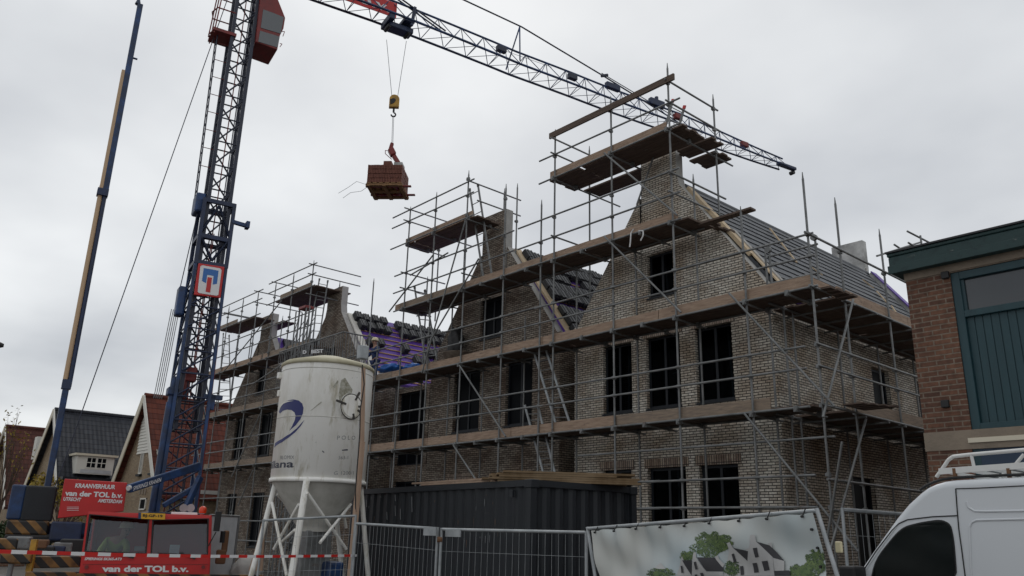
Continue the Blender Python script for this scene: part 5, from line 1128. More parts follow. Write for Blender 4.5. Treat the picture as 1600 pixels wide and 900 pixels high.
for a in (.06, LN-.06):
    for b_ in (.06, WD-.06):
        for z in (.07, CH-.06): c_ = MB(); c_.obox(kc(a, b_, z), (e1*.09, e2*.085, V(0, 0, .065))); c_.build('corner_casting', M['container'], cont, bevel=.012)
for (x, y0_, y1_) in ((572, 781, 792), (617, 773, 783), (617, 790, 806), (625, 795, 812), (643, 776, 800), (572, 812, 820), (604, 800, 812), (616, 888, 900)):
    p = onPl(x, y0_, kc(0, -.004, 0), e2); q = onPl(x+.4, y1_, kc(0, -.004, 0), e2); mb = MB(); mb.face([p, p+e1*-.018, q+e1*-.02, q]); mb.build('scratch', M['scratch'], cont)
for _ in range(26):
    x_ = random.uniform(560, 820); y_ = random.uniform(772, 850); p = onPl(x_, y_, kc(0, -.006, 0), e2); w_ = random.uniform(.004, .012); h_ = random.uniform(.02, .16); mb = MB(); mb.face([p, p-e1*w_, p-e1*w_*.6-V(0, 0, h_), p-V(0, 0, h_*.8)]); mb.build('scratch', M['scratch' if random.random() < .4 else 'rust'], cont)
b = MB(); b.obox(onPl(800, 771, kc(0, -.02, 0), e2), (e1*.04, e2*.02, V(0, 0, .06))); b.build('bracket', M['container'], cont)
def pile(label, c, ax, L, n_, m_, z0, spread):
    t = thing('plank_pile', label, 'planks', c)
    for k in range(n_):
        lay = k//4; mb = MB(); a = ax+V(random.uniform(-.03, .03), random.uniform(-.03, .03), 0); a.normalize(); s_ = V(-a.y, a.x, 0); l = L*random.uniform(.78, 1)
        mb.obox(V(c.x, c.y, z0+.02+lay*.036)+s_*((k % 4)-1.5)*spread+a*random.uniform(-.15, .15), (a*l/2, s_*.095, V(0, 0, .016))); mb.build('plank', m_, t)
pile('brown planks piled on the right end of the dark container roof', onT(878, 752, 14.1).xy.to_3d()+V(0, 0, CH), (e2*.9-e1*.6).normalized(), 2.5, 20, M['shutter'], CH, .23)
pile('thin boards lying on the middle of the dark container roof', onT(735, 755, 15.0).xy.to_3d()+V(0, 0, CH), e1, 2.9, 9, M['toe'], CH, .22)

# ---------------------------------------------------------------- site fence panels
def fence(label, tl, tr, dn=None, infill=True, foot=True, name='mesh_fence', hgt=1.95):
    t = thing(name, label, 'fence', V(tl.x, tl.y, 0)); u = tr-tl; L = u.length; dn = (dn or V(0, 0, -1)).normalized(); u.normalize()
    def f(a, h): return tl+u*a+dn*h
    b = MB(); b.tube(f(0, 0), f(L, 0), .021, 10); b.build('top_rail', M['steel_light'], t)
    for a in (0, L): b = MB(); b.tube(f(a, -.02), f(a, hgt), .021, 10); b.build('post', M['steel_light'], t)
    b = MB(); b.tube(f(0, hgt-.12), f(L, hgt-.12), .016, 8); b.build('bottom_rail', M['steel_light'], t)
    if infill:
        b = MB(); n_ = int(L/.1)
        for k in range(1, n_): b.tube(f(L*k/n_, .02), f(L*k/n_, hgt-.12), .0022, 4, caps=False)
        for h in (.3, .85, 1.4): b.tube(f(0, h), f(L, h), .003, 4, caps=False)
        b.build('wire_mesh', M['steel_light'], t)
    if foot:
        for a in (.0, L):
            p = f(a, 0); b = MB(); b.obox(V(p.x, p.y, .065), (V(.11, 0, 0), V(0, .33, 0), V(0, 0, .06))); b.build('foot_block', M['concrete'], t, bevel=.02)
    return t, f, L
FA = onT(412, 813, 15.3); FB = onT(556, 806, 14.3); FC = onT(557, 818, 14.1); FD = onT(684, 826, 12.3); FE = onT(690, 827, 12.2); FF = onT(916, 832, 10.9)
fence('wire mesh fence panel in front of the silo legs', FA, FB); fence('narrow looking wire fence panel at the left half of the dark container', FC, FD); t_, f_, L_f = fence('wire fence panel in front of the container corner, left of the banner', FE, FF)
for s_ in (0,):
    b = MB(); p = onT(672, 830, 12.2); b.obox(p, (V(.15, 0, 0), V(0, .01, 0), V(0, 0, .06))); b.build('name_plate', M['steel_light'], t_); b = MB(); p = onT(708, 833, 12.0); b.obox(p, (V(.17, 0, 0), V(0, .01, 0), V(0, 0, .05))); b.build('name_plate', M['steel_light'], t_)
b = MB(); b.tube(onT(683, 843, 12.2), onT(691, 843, 12.2), .04, 10); b.build('coupler', M['rust'], t_)
G0 = onT(918, 826, 10.8); G1 = onT(1277, 798, 8.0); gu = (G1-G0); gn = gu.cross(V(0, 0, 1)).normalized(); gn = gn if gn.dot(-G0) > 0 else -gn
def GP(px, py, off=0): return onPl(px, py, G0+gn*off, gn)
gdn = ((GP(934, 900)-G0).normalized()*.6+(GP(1296, 900)-G1).normalized()*.4).normalized()
ft, ff, fl_ = fence('leaning fence panel carrying the printed banner', G0, G1, gdn, infill=False)
# banner: rippled cloth
bt_ = thing('banner', 'large printed banner of white gabled houses and trees tied to the leaning fence', 'banner', V(G0.x, G0.y, 1))
c00, c10, c01, c11 = GP(925, 829, .03), GP(1272, 801, .03), GP(942, 935, .03), GP(1300, 935, .03)
mb = MB(); nu, nv = 70, 26; vv = []
def rip(u, v): return .028*math.exp(-v*2.2)*math.cos(u*2*math.pi*12)*(.5+.5*math.sin(u*7))+.022*math.sin(u*9+v*6)+.014*math.sin(u*23-v*9)+.012*math.sin(u*41+v*3)*(1-v)
def bp(u, v, off=0): return c00*(1-u)*(1-v)+c10*u*(1-v)+c01*(1-u)*v+c11*u*v+gn*(rip(u, v)+off)+V(0, 0, -.012*(1-v)**6*(1-abs(math.cos(u*math.pi*11))))
for j in range(nv+1):
    for i in range(nu+1): vv.append(bp(i/nu, j/nv))
mb.grid(vv, [(j*(nu+1)+i, j*(nu+1)+i+1, (j+1)*(nu+1)+i+1, (j+1)*(nu+1)+i) for j in range(nv) for i in range(nu)], 0, True)
cl = mb.build('cloth', M['banner'], bt_)
def uvof(px, py):
    u, v = .5, .5
    P = GP(px, py, .03)
    for _ in range(6):
        a = c00*(1-v)+c01*v; b_ = c10*(1-v)+c11*v; d_ = b_-a; u = (P-a).dot(d_)/d_.dot(d_); a = c00*(1-u)+c10*u; b_ = c01*(1-u)+c11*u; d_ = b_-a; v = (P-a).dot(d_)/d_.dot(d_)
    return u, v
def prt(name, poly, m_, off=.004, z=None):
    """a printed patch that follows the cloth"""
    pts = [uvof(920+x/4.2105, 800+y/4.2105) for x, y in poly]; bm = bmesh.new(); f = bm.faces.new([bm.verts.new((u, v*.3, 0)) for u, v in pts]); bmesh.ops.triangulate(bm, faces=[f])
    for _ in range(4): bmesh.ops.subdivide_edges(bm, edges=[e_ for e_ in bm.edges if e_.calc_length() > .018], cuts=1); bmesh.ops.triangulate(bm, faces=bm.faces)
    mb = MB(); bm.verts.ensure_lookup_table(); bm.verts.index_update(); mb.grid([bp(v.co.x, v.co.y/.3, off) for v in bm.verts], [tuple(v.index for v in f_.verts) for f_ in bm.faces], 0, True); bm.free(); return mb.build(name, m_, cl)
def blob(cx, cy, rx, ry, n_=26, j=.16): return [(cx+rx*math.cos(2*math.pi*k/n_)*(1+random.uniform(-j, j)), cy+ry*math.sin(2*math.pi*k/n_)*(1+random.uniform(-j, j))) for k in range(n_)]
def foliage(cx, cy, rx, ry, n_, dark, off):
    for m_, nn in (('leafdark', n_), ('leaflight', n_)):
        mb = MB()
        for _ in range(nn):
            a_ = random.random()*6.283; q = random.random()**.55; x = cx+math.cos(a_)*rx*q*(1+.18*math.sin(a_*7)); y = cy+math.sin(a_)*ry*q*(1+.2*math.sin(a_*5))
            if m_ == 'leaflight' and random.random() < dark: continue
            u, v = uvof(920+x/4.2105, 800+y/4.2105); s_ = random.uniform(.002, .0055); w_ = random.random()*6.28; o_ = off+random.uniform(0, .0004)+(.0006 if m_ == 'leaflight' else 0)
            mb.face([bp(u+s_*math.cos(w_+k*1.5708)*(1 if k % 2 else .5), v+3*s_*math.sin(w_+k*1.5708)*(1 if k % 2 else .5), o_) for k in range(4)])
        mb.build('printed_tree', M[m_], cl)
foliage(795, 215, 110, 85, 900, .2, .004); foliage(885, 195, 70, 50, 420, .3, .005); foliage(665, 290, 50, 32, 220, .1, .006)
foliage(1480, 345, 68, 100, 800, .6, .005); foliage(1395, 392, 75, 45, 420, .15, .0065)
prt('printed_house', ((620, 300), (628, 290), (690, 420), (590, 420)), M['prwall'], .007); prt('printed_roof', ((628, 318), (695, 318), (690, 380), (682, 418)), M['prroof'], .009)
prt('printed_house', ((683, 420), (700, 330), (705, 262), (718, 268), (725, 300), (790, 395), (790, 420)), M['prwall'], .010); prt('printed_roof', ((730, 298), (845, 300), (895, 370), (895, 392), (790, 390)), M['prroof'], .011)
prt('printed_house', ((790, 420), (790, 392), (892, 392), (892, 420)), M['prwall'], .010); prt('printed_chimney', ((846, 292), (862, 286), (870, 310), (900, 345), (890, 365), (850, 310)), M['prwall'], .012)
prt('printed_house', ((895, 420), (915, 320), (932, 250), (925, 205), (945, 197), (960, 235), (1045, 325), (1045, 420)), M['prwall'], .013); prt('printed_roof', ((962, 236), (1065, 258), (1045, 325)), M['prroof'], .014); prt('printed_chimney', ((1050, 245), (1070, 238), (1072, 262), (1052, 262)), M['prwall'], .0135)
prt('printed_house', ((1040, 420), (1045, 320), (1080, 215), (1080, 150), (1110, 148), (1118, 195), (1212, 290), (1220, 420)), M['prwall'], .015); prt('printed_roof', ((1120, 195), (1195, 220), (1285, 322), (1215, 300)), M['prroof'], .016); prt('printed_chimney', ((1182, 205), (1205, 200), (1208, 235)), M['prwall'], .017)
prt('printed_wall', ((1214, 302), (1285, 322), (1292, 385), (1222, 390)), M['prwall'], .015); prt('printed_shed', ((1218, 388), (1330, 384), (1340, 420), (1220, 420)), M['prroof'], .018)
foliage(485, 402, 88, 30, 380, .7, .012); prt('printed_tree', blob(470, 405, 26, 16, 26, .05), M['leaflight'], .014); foliage(945, 372, 42, 50, 300, .85, .0175)
prt('printed_gable', ((445, 375), (475, 333), (512, 375)), M['prwall'], .010)
for q in (((1100, 238), (1124, 234), (1129, 296), (1106, 300)), ((1078, 338), (1108, 334), (1112, 396), (1082, 400)), ((1142, 325), (1180, 320), (1188, 382), (1150, 388)), ((946, 278), (962, 272), (970, 330), (954, 336)), ((990, 358), (1010, 354), (1016, 412), (996, 416)), ((712, 330), (726, 326), (732, 376), (718, 380)), ((618, 355), (630, 353), (634, 400), (622, 402)), ((706, 412), (722, 410), (722, 425), (706, 425)), ((744, 402), (764, 400), (766, 425), (746, 425))):
    prt('printed_window', q, M['prroof'], .019)
for k in range(9):
    u = .03+k*.117; p = bp(u, .03, .02); mb = MB(); mb.tube(p-gn*.01, p+gn*.012, .012, 8); mb.tube(p, p+V(0, 0, .07)-gn*.05, .006, 5); mb.build('cable_tie', M['black'], bt_)
for k in range(4): v = .2+k*.22; p = bp(.985, v, .01); mb = MB(); mb.tube(p-gn*.01, p+gn*.012, .012, 8); mb.build('eyelet', M['black'], bt_)
H0 = onT(1316, 796, 11.0); H1 = onT(1425, 806, 12.0); H1.z = H0.z-.02
fence('wire fence panel behind the nose of the white van', H0, H1)
b = MB(); p = onT(1311, 855, 8.3); b.obox(p, (V(.03, 0, 0), V(0, .02, 0), V(0, 0, .05))); tag(b.build('fence_clamp', M['helmet'], org=p, bevel=.01), 'pale plastic clamp hanging on the fence post right of the banner', 'clamp')

# grey corrugated hoarding panel, debris behind the truck
hp0 = onT(328, 806, 19.9); hp1 = onT(374, 806, 20.6); t = thing('hoarding_panel', 'pale grey corrugated metal panel standing right of the red cab', 'panel', V(hp0.x, hp0.y, 0))
d_ = hp1-hp0; d_.z = 0; L = d_.length; u = d_.normalized(); nn_ = V(0, 0, 1).cross(u); mb = MB(); n_ = 14
for k in range(n_):
    a = hp0+u*L*k/n_; b_ = hp0+u*L*(k+.5)/n_+nn_*.03; c = hp0+u*L*(k+1)/n_
    for p, q in ((a, b_), (b_, c)): mb.face([V(p.x, p.y, .35), V(q.x, q.y, .35), V(q.x, q.y, hp0.z), V(p.x, p.y, hp0.z)])
mb.build('sheet', M['sheet'], t)
mb = MB(); mb.tube(V(hp1.x, hp1.y, 0), V(hp1.x, hp1.y, hp0.z+.03), .025, 8); mb.tube(V(hp0.x, hp0.y, 0), V(hp0.x, hp0.y, hp0.z+.03), .025, 8); mb.tube(V(hp0.x, hp0.y, hp0.z+.02), V(hp1.x, hp1.y, hp0.z+.02), .02, 8); mb.build('frame', M['steel'], t)
mb = MB(); mb.prism([onT(*q, 16.8) for q in ((388, 892), (402, 845), (408, 818), (414, 820), (410, 892))], V(-.03, .03, 0)); tag(mb.build('leaning_board', M['post'], org=onT(400, 892, 16.8)), 'narrow brown board leaning beside the left silo leg', 'board')
for (x, y, s_, m_, lb_, c_) in ((388, 860, .35, 'plaster', 'pile of grey plastic wrapped material between the metal panel and silo', 'wrapped pile'), (372, 880, .3, 'jacketblue', 'dark bag lying under the grey wrapped material pile', 'bag')):
    p = onT(x, y, 20.5); mb = MB()
    bm = bmesh.new(); bmesh.ops.create_icosphere(bm, subdivisions=3, radius=1)
    for v in bm.verts: r_ = 1+.18*math.sin(v.co.x*7+x)*math.cos(v.co.z*6+v.co.y*5); v.co = Vector((v.co.x*s_*r_, v.co.y*s_*r_, max(v.co.z, -.7)*s_*1.2*r_))
    bm.verts.index_update(); zz = s_*.84
    mb.grid([v.co+V(p.x, p.y, zz+(.35 if c_ != 'bag' else 0)) for v in bm.verts], [tuple(v.index for v in f.verts) for f in bm.faces], 0, True); bm.free()
    tag(mb.build('wrapped_pile' if c_ != 'bag' else 'bag', M[m_], org=V(p.x, p.y, 0)), lb_, c_)

# ---------------------------------------------------------------- barrier tape
tpt = []; a = onT(-120, 858, 9.5); c = onT(557, 868, 14.2); mbr, mbw = MB(), MB()
n_ = 40; L = (c-a).length
def tpp(f): p = a.lerp(c, f); return p-V(0, 0, .035*math.sin(math.pi*f))
for k in range(n_):
    f0, f1 = k/n_, (k+1)/n_; p, q = tpp(f0), tpp(f1); h = .019
    tw = V(0, 0, 1)*h
    mbr.grid([p-tw, q-tw, q+tw, p+tw, p-tw+V(.002, .002, 0), q-tw+V(.002, .002, 0), q+tw+V(.002, .002, 0), p+tw+V(.002, .002, 0)], [(0, 1, 2, 3), (7, 6, 5, 4)], k % 2)
tag(mbr.build('barrier_tape', [M['red2'], M['signwhite']], org=a), 'red and white barrier tape stretched in front of the crane truck', 'tape')

# ---------------------------------------------------------------- red brick building on the right
YR = 11.5
rb = thing('brick_building', 'red brick building with teal boarding and dark green roof edge behind the van', 'building', onY(1445, 740, YR).xy.to_3d())
xl = onY(1430, 560, YR).x; ztop = onY(1390, 428, YR-.15).z; zbr = onY(1412, 440, YR).z; zsl = onY(1390, 402, YR-.15).z; zed = onY(1390, 396, YR-.165).z
zb1 = onY(1438, 677, YR).z; zb0 = onY(1441, 706, YR).z
wx0 = onY(1483, 425, YR).x; wz1 = onY(1484, 425, YR).z; wz0 = onY(1513, 672, YR).z
lx0 = onY(1518, 700, YR).x; lz1 = onY(1518, 692, YR).z; lz0 = .9
mb = MB(); facade(mb, [(xl, zbr), (4.5, zbr)], None, [(lx0, 3.6, lz0, lz1), (wx0, 3.6, wz0+.001, zbr-.012)], YR, .3)
mb.face([(xl, YR+.3, 0), (xl, YR+22, 0), (xl, YR+22, zbr), (xl, YR+.3, zbr)]); mb.face([(4.5, YR, 0), (4.5, YR+22, 0), (4.5, YR+22, ztop), (4.5, YR, ztop)]); mb.face([(xl, YR+22, 0), (4.5, YR+22, 0), (4.5, YR+22, ztop-.3), (xl, YR+22, ztop-.3)])  # rear depth unseen, stretched to block low sky from the scaffolded side wall
mb.build('wall', [M['redbrick'], M['redbrick'], M['band']], rb)
mb = MB(); mb.box((xl-.012, YR-.012, zbr+.001), (4.51, YR+.29, ztop)); mb.build('top_band', M['band'], rb)
mb = MB(); mb.box((xl-.010, YR-.010, zb0), (4.5, YR+.02, zb1)); mb.build('stone_band', M['band'], rb)
mb = MB(); mb.box((wx0-.0, YR-.014, wz0-.12), (4.5, YR+.02, wz0-.01)); mb.build('sill_band', M['band'], rb)
mb = MB(); mb.box((onY(1388, 412, YR-.15).x, YR-.15, ztop), (4.9, YR+22.3, zsl)); roof_ = mb.build('roof', M['tealroof'], rb, bevel=.02)
mb = MB(); mb.box((onY(1388, 412, YR-.15).x-.01, YR-.165, zsl+.001), (4.9, YR+22.2, zed)); mb.build('roof_edge', M['tealroof'], roof_, bevel=.015)
zlo_ = ztop+(zsl-ztop)*.45; mb = MB(); mb.box((onY(1388, 412, YR-.15).x-.012, YR-.168, ztop-.01), (4.9, YR-.151, zlo_)); mb.build('lower_fascia_board', M['tealroof'], roof_, bevel=.006)
M['edge'] = mat('dark_roof_edge_trim', (.02, .02, .024), .5)
mb = MB(); mb.box((onY(1388, 412, YR-.15).x-.02, YR-.19, zed), (4.9, YR+22, zed+.025)); mb.build('edge_trim', M['edge'], roof_)
# window and boarding
def ub(x0, x1, z0, z1, y0_, y1_, m_, nm, par, bev=0): mb = MB(); mb.box((x0, y0_, z0), (x1, y1_, z1)); return mb.build(nm, M[m_], par, bevel=bev)
gz = onY(1501, 489, YR).z
fw = ub(wx0, wx0+.11, wz0, zbr-.013, YR+.02, YR+.14, 'teal', 'window', rb, .008)
ub(wx0+.11, 3.6, zbr-.12, zbr-.013, YR+.021, YR+.139, 'teal', 'head_rail', fw, .006); ub(wx0+.11, 3.6, gz-.06, gz+.03, YR+.02, YR+.14, 'teal', 'mid_rail', fw, .006); ub(wx0+.11, 3.6, wz0, wz0+.08, YR+.01, YR+.13, 'teal', 'bottom_rail', fw, .006)
ub(wx0+.11, 3.6, gz+.03, zbr-.12, YR+.08, YR+.09, 'pane2', 'pane', fw); ub(wx0+.11, 3.6, wz0, zbr-.012, YR+.22, YR+.24, 'dark', 'lining', fw)
ub(wx0+.11, wx0+.15, gz+.03, zbr-.12, YR+.05, YR+.1, 'teal', 'sash', fw)
mb = MB(); x = wx0+.11
while x < 3.6:
    mb.box((x+.004, YR+.075, wz0+.08), (x+.092, YR+.095, gz-.06)); mb.box((x+.092, YR+.07+.018, wz0+.08), (x+.1, YR+.1, gz-.06)); x += .1
mb.build('boarding', M['teal'], fw)
mb = MB(); mb.prism([onY(*q, YR+.19) for q in ((1527, 492), (1532, 480), (1537, 486), (1545, 488), (1552, 492))], (0, .02, 0)); mb.build('object_on_sill', M['plaster'], fw)
lw = ub(lx0, lx0+.09, lz0, lz1, YR+.02, YR+.14, 'teal', 'window', rb, .006); ub(lx0+.09, 3.6, lz1-.3, lz1, YR+.02, YR+.12, 'blueb', 'head_panel', lw); ub(lx0+.09, 3.6, lz0, lz1-.3, YR+.08, YR+.09, 'pane2', 'pane', lw); ub(lx0, 3.6, lz0, lz1, YR+.24, YR+.26, 'dark', 'lining', lw)
for k in range(5): ub(lx0+.6+k*.8, lx0+.66+k*.8, lz0, lz1-.3, YR+.04, YR+.12, 'teal', 'mullion', lw)
ub(lx0-.02, 3.7, lz1+.0, lz1+.06, YR-.03, YR+.02, 'cream', 'lintel_strip', rb)
for y in (430, 631): p = onY(1477, y, YR-.02); mb = MB(); mb.box(p-V(.05, .03, .05), p+V(.05, .02, .05)); mb.build('hinge', M['black'], rb, bevel=.01)
# tube ends of a scaffold beyond its roof
tb = thing('scaffolding', 'tube ends of a farther scaffold sticking up above the dark green roof edge', 'scaffolding', onT(1438, 372, 24).xy.to_3d())
p = onT(1438, 368, 24)
for a, c in ((p, V(p.x, p.y, 0)), (onT(1417, 361, 24), onT(1452, 379, 24.4)), (onT(1397, 382, 24), onT(1412, 392, 24.3)), (onT(1419, 379, 24), onT(1430, 386, 24.2)), (onT(1370, 400, 23), onT(1440, 378, 25))): mb = MB(); mb.tube(a, c, .027, 8); mb.build('tube', M['steel'], tb)

# ---------------------------------------------------------------- white van
YV = 8.8; VW = 1.95
van = thing('van', 'white high roof delivery van with roof rack parked by the red brick building', 'van', (-2.5, YV+1, 0))
vz = lambda x, y: (1320+x/4.0893, 680+y/4.0909)
def VP(x, y, off=0): return onY(*vz(x, y), YV-off)
ol = [VP(*q) for q in ((100, 850), (165, 752), (250, 632), (330, 522), (400, 438), (480, 365), (525, 332), (572, 311), (630, 294), (700, 285), (900, 274), (1145, 265))]
zr = ol[-1].z; rear = .55
ol = ol+[V(rear-.1, YV, zr+.01), V(rear, YV, zr-.1), V(rear, YV, .35), V(-5.15, YV, .35), V(-5.35, YV, .55), V(-5.33, YV, .85), V(-5.1, YV, 1.08), V(-4.6, YV, ol[0].z-.13)]
mb = MB(); mb.prism(ol, (0, VW, 0)); body = mb.build('body', M['vanwhite'], van, merge=True, bevel=.07, segs=4)
for p in body.data.polygons: p.use_smooth = True
wn_ = body.modifiers.new('wn', 'WEIGHTED_NORMAL'); wn_.keep_sharp = True
def vpoly(name, pts, m_, off=.006, th=.01, par=van, bev=0): mb = MB(); mb.prism([VP(x, y, off) for x, y in pts], (0, th, 0)); return mb.build(name, m_, par, bevel=bev)
def smooth_pts(pts, r_=3):
    """corner rounding by repeated corner cutting"""
    for _ in range(r_):
        o = []
        for i in range(len(pts)):
            a, b_ = pts[i], pts[(i+1) % len(pts)]; o += [(a[0]*.8+b_[0]*.2, a[1]*.8+b_[1]*.2), (a[0]*.2+b_[0]*.8, a[1]*.2+b_[1]*.8)]
        pts = o
    return pts
wpts = smooth_pts([(165, 960), (200, 800), (330, 635), (385, 592), (480, 566), (610, 545), (670, 575), (690, 680), (712, 960)], 2)
wdw = vpoly('side_window', wpts, M['vanglass2'], .012, .012)
vpoly('window_seal', smooth_pts([(155, 970), (192, 795), (325, 627), (382, 582), (480, 556), (612, 536), (678, 568), (700, 680), (722, 970)], 2), M['black'], .008, .012, wdw)
def seam(pts, w_=.006, off=.0045, m_='black', nm='door_seam', th=None):
    mb = MB(); P = [VP(*p, off) for p in pts]
    mb.path(P, w_, 6); return mb.build(nm, M[m_], van)
seam([(105, 885), (200, 740), (300, 610), (345, 565), (400, 540), (560, 521), (720, 514)], .006); seam([(708, 342), (718, 480), (728, 600), (748, 740), (772, 925)], .006); seam([(708, 342), (850, 338), (1145, 323)], .005); seam([(1145, 323), (1290, 318)], .005)
seam([(780, 425), (790, 460), (830, 485), (900, 487), (1145, 483), (1290, 480)], .012, .000, 'vanwhite', 'pressed_rib'); seam([(798, 585), (810, 558), (840, 543), (1145, 536), (1290, 533)], .012, .000, 'vanwhite', 'pressed_rib'); seam([(798, 585), (805, 800), (812, 960)], .010, .000, 'vanwhite', 'pressed_rib')
seam([(345, 565), (250, 690), (120, 880)], .01, -.002, 'vanwhite', 'pillar_rib')
mb = MB(); mb.path([VP(*q, -.09)+V(0, 0, .004) for q in ((480, 352), (525, 322), (572, 301), (630, 284), (700, 275), (900, 263), (1145, 254), (1300, 250))], .014, 6); mb.build('roof_gutter', M['black'], van)
# windscreen on the sloping front
a, b_ = ol[0], ol[5]; mb = MB(); nf = (b_-a).cross(V(0, 1, 0)).normalized(); nf = nf if nf.x < 0 else -nf
mb.prism([a.lerp(b_, .02)+V(0, .14, 0)+nf*.01, a.lerp(b_, .75)+V(0, .2, 0)+nf*.03, a.lerp(b_, .75)+V(0, VW-.2, 0)+nf*.03, a.lerp(b_, .02)+V(0, VW-.14, 0)+nf*.01], nf*.01); mb.build('windscreen', M['vanglass2'], van)
mb = MB(); p = VP(60, 855, .12); mb.obox(p-V(.02, 0, .12), (V(.09, 0, 0), V(0, .13, 0), V(0, 0, .15))); mb.beam(p+V(.05, .1, -.15), p+V(.25, .2, -.22), .05, .05); mb.build('wing_mirror', M['black'], van, bevel=.035)
for x in (-4.35, -.75):
    for y in (YV+.08, YV+VW-.08): mb = MB(); mb.tube((x, y-.11, .35), (x, y+.11, .35), .35, 28); wq = mb.build('wheel', M['black'], van, bevel=.03); mb = MB(); mb.tube((x, y-.115, .35), (x, y+.115, .35), .2, 20); mb.build('rim', M['steel_light'], wq)
for y in (YV+.2, YV+VW-.45): mb = MB(); mb.box((-5.345, y, .72), (-5.2, y+.25, .95)); mb.build('headlight', M['signwhite'], van, bevel=.02)
mb = MB(); mb.box((-5.42, YV+.05, .3), (-5.2, YV+VW-.05, .6)); mb.build('bumper', M['black'], van, bevel=.04)
# roof rack
rk = thing('roof_rack', 'white tubular roof rack on top of the delivery van', 'roof rack', VP(900, 230, -.1))
def rkP(x, y, back=.12): return VP(x, y, -back)
for bk in (.12, VW-.2):
    sh = V(0, 0, 0) if bk < .5 else V(0, bk-.12, 0)
    def q_(x, y): return rkP(x, y)+sh
    mb = MB(); mb.path([q_(585, 268), q_(612, 232), q_(660, 160), q_(690, 137), q_(800, 124), q_(1145, 94), q_(1400, 72)], .019, 8); mb.build('top_rail', M['white'], rk)
    mb = MB(); mb.beam(q_(605, 232), q_(1400, 176), .035, .06); mb.build('lower_rail', M['white'], rk)
    for x0_, y0_, x1_, y1_ in ((808, 126, 826, 205), (1145, 122, 1092, 186), (1180, 95, 1190, 190)): mb = MB(); mb.tube(q_(x0_, y0_), q_(x1_, y1_), .017, 8); mb.build('upright', M['white'], rk)
    for x_ in (1045, 700): mb = MB(); p = q_(x_, 212); mb.beam(p, V(p.x, p.y, zr), .03, .04, up=(0, 1, 0)); mb.build('bracket', M['rust'], rk)
for x_ in (612, 760, 900, 1045, 1200): mb = MB(); mb.beam(rkP(x_, 228-(x_-612)*.07), rkP(x_, 228-(x_-612)*.07)+V(0, VW-.32, 0), .04, .03); mb.build('cross_bar', M['white'], rk)

# ---------------------------------------------------------------- existing houses on the left
def old_house(label, P, hwL, hwR, zeL, zeR, y1, roofm, wallm, extra=None, boards=0, over=.35, nm='house'):
    x, y, z = P; t = thing(nm, label, 'house', (x, y, 0)); xa_, xb_ = x-hwL, x+hwR
    mb = MB(); mb.face([(xa_, y, 0), (xb_, y, 0), (xb_, y, zeR), (x, y, z-.15), (xa_, y, zeL)]); mb.face([(xb_, y, 0), (xb_, y1, 0), (xb_, y1, zeR), (xb_, y, zeR)]); mb.face([(xa_, y1, 0), (xa_, y, 0), (xa_, y, zeL), (xa_, y1, zeL)]); mb.face([(xb_, y1, 0), (xa_, y1, 0), (xa_, y1, zeL), (x, y1, z-.15), (xb_, y1, zeR)])
    mb.build('wall', wallm, t)
    ov = .35; kR = (z-zeR)/hwR; kL = (z-zeL)/hwL; mb = MB()
    mb.prism([(x, y-over, z), (xb_+ov, y-over, zeR-kR*ov), (xb_+ov, y-over, zeR-kR*ov-.14), (x, y-over, z-.14)], (0, y1-y+2*over, 0)); mb.prism([(x, y-over, z), (x, y-over, z-.14), (xa_-ov, y-over, zeL-kL*ov-.14), (xa_-ov, y-over, zeL-kL*ov)], (0, y1-y+2*over, 0))
    rf = mb.build('roof', roofm, t)
    mb = MB(); mb.tube((x, y-over, z+.03), (x, y1+over, z+.03), .12, 8); mb.build('ridge_tiles', roofm, rf)
    mb = MB(); mb.beam((x, y-over-.03, z-.08), (xb_+ov, y-over-.03, zeR-kR*ov-.08), .05, .3, up=(0, 0, 1)); mb.build('barge_board', M['housewhite'], t); mb = MB(); mb.beam((x, y-over-.032, z-.08), (xa_-ov, y-over-.032, zeL-kL*ov-.08), .05, .42, up=(0, 0, 1)); mb.build('barge_board', M['cream'], t)
    return t, (lambda px, py, o=.0: onY(px, py, y-o))
def hwin(t, f, px0, px1, py0, py1, rows=2, cols=2, sill=True, o=.03):
    a = f(px0, py1, o); b_ = f(px1, py0, o); mb = MB(); w_ = .07; y = a.y
    mb.box((a.x, y-.03, a.z), (b_.x, y+.05, a.z+w_)); mb.box((a.x, y-.03, b_.z-w_), (b_.x, y+.05, b_.z)); mb.box((a.x, y-.029, a.z), (a.x+w_, y+.05, b_.z)); mb.box((b_.x-w_, y-.029, a.z), (b_.x, y+.05, b_.z))
    for k in range(1, cols): xx = a.x+(b_.x-a.x)*k/cols; mb.box((xx-.025, y-.025, a.z+w_), (xx+.025, y+.05, b_.z-w_))
    for k in range(1, rows): zz = a.z+(b_.z-a.z)*k/rows; mb.box((a.x+w_, y-.022, zz-.02), (b_.x-w_, y+.05, zz+.02))
    fr = mb.build('window', M['housewhite'], t); mb = MB(); mb.box((a.x+w_, y+.0, a.z+w_), (b_.x-w_, y+.01, b_.z-w_)); mb.build('pane', M['pane'], fr)
    if sill: mb = MB(); mb.box((a.x-.08, y-.12, a.z-.12), (b_.x+.08, y+.03, a.z-.01)); mb.build('sill', M['frame'], fr)
P4 = onT(236, 619, 49); t4, f4 = old_house('brick house with red tiled roof and white boarded gable behind the crane mast', P4, 3.2, 3.8, 3.9, 3.6, P4.y+11, M['redtile'], M['tanbrick'])
zb_ = f4(230, 708).z; mb = MB(); zz = zb_; x0b, x1b = f4(217, 708).x, f4(246, 705).x
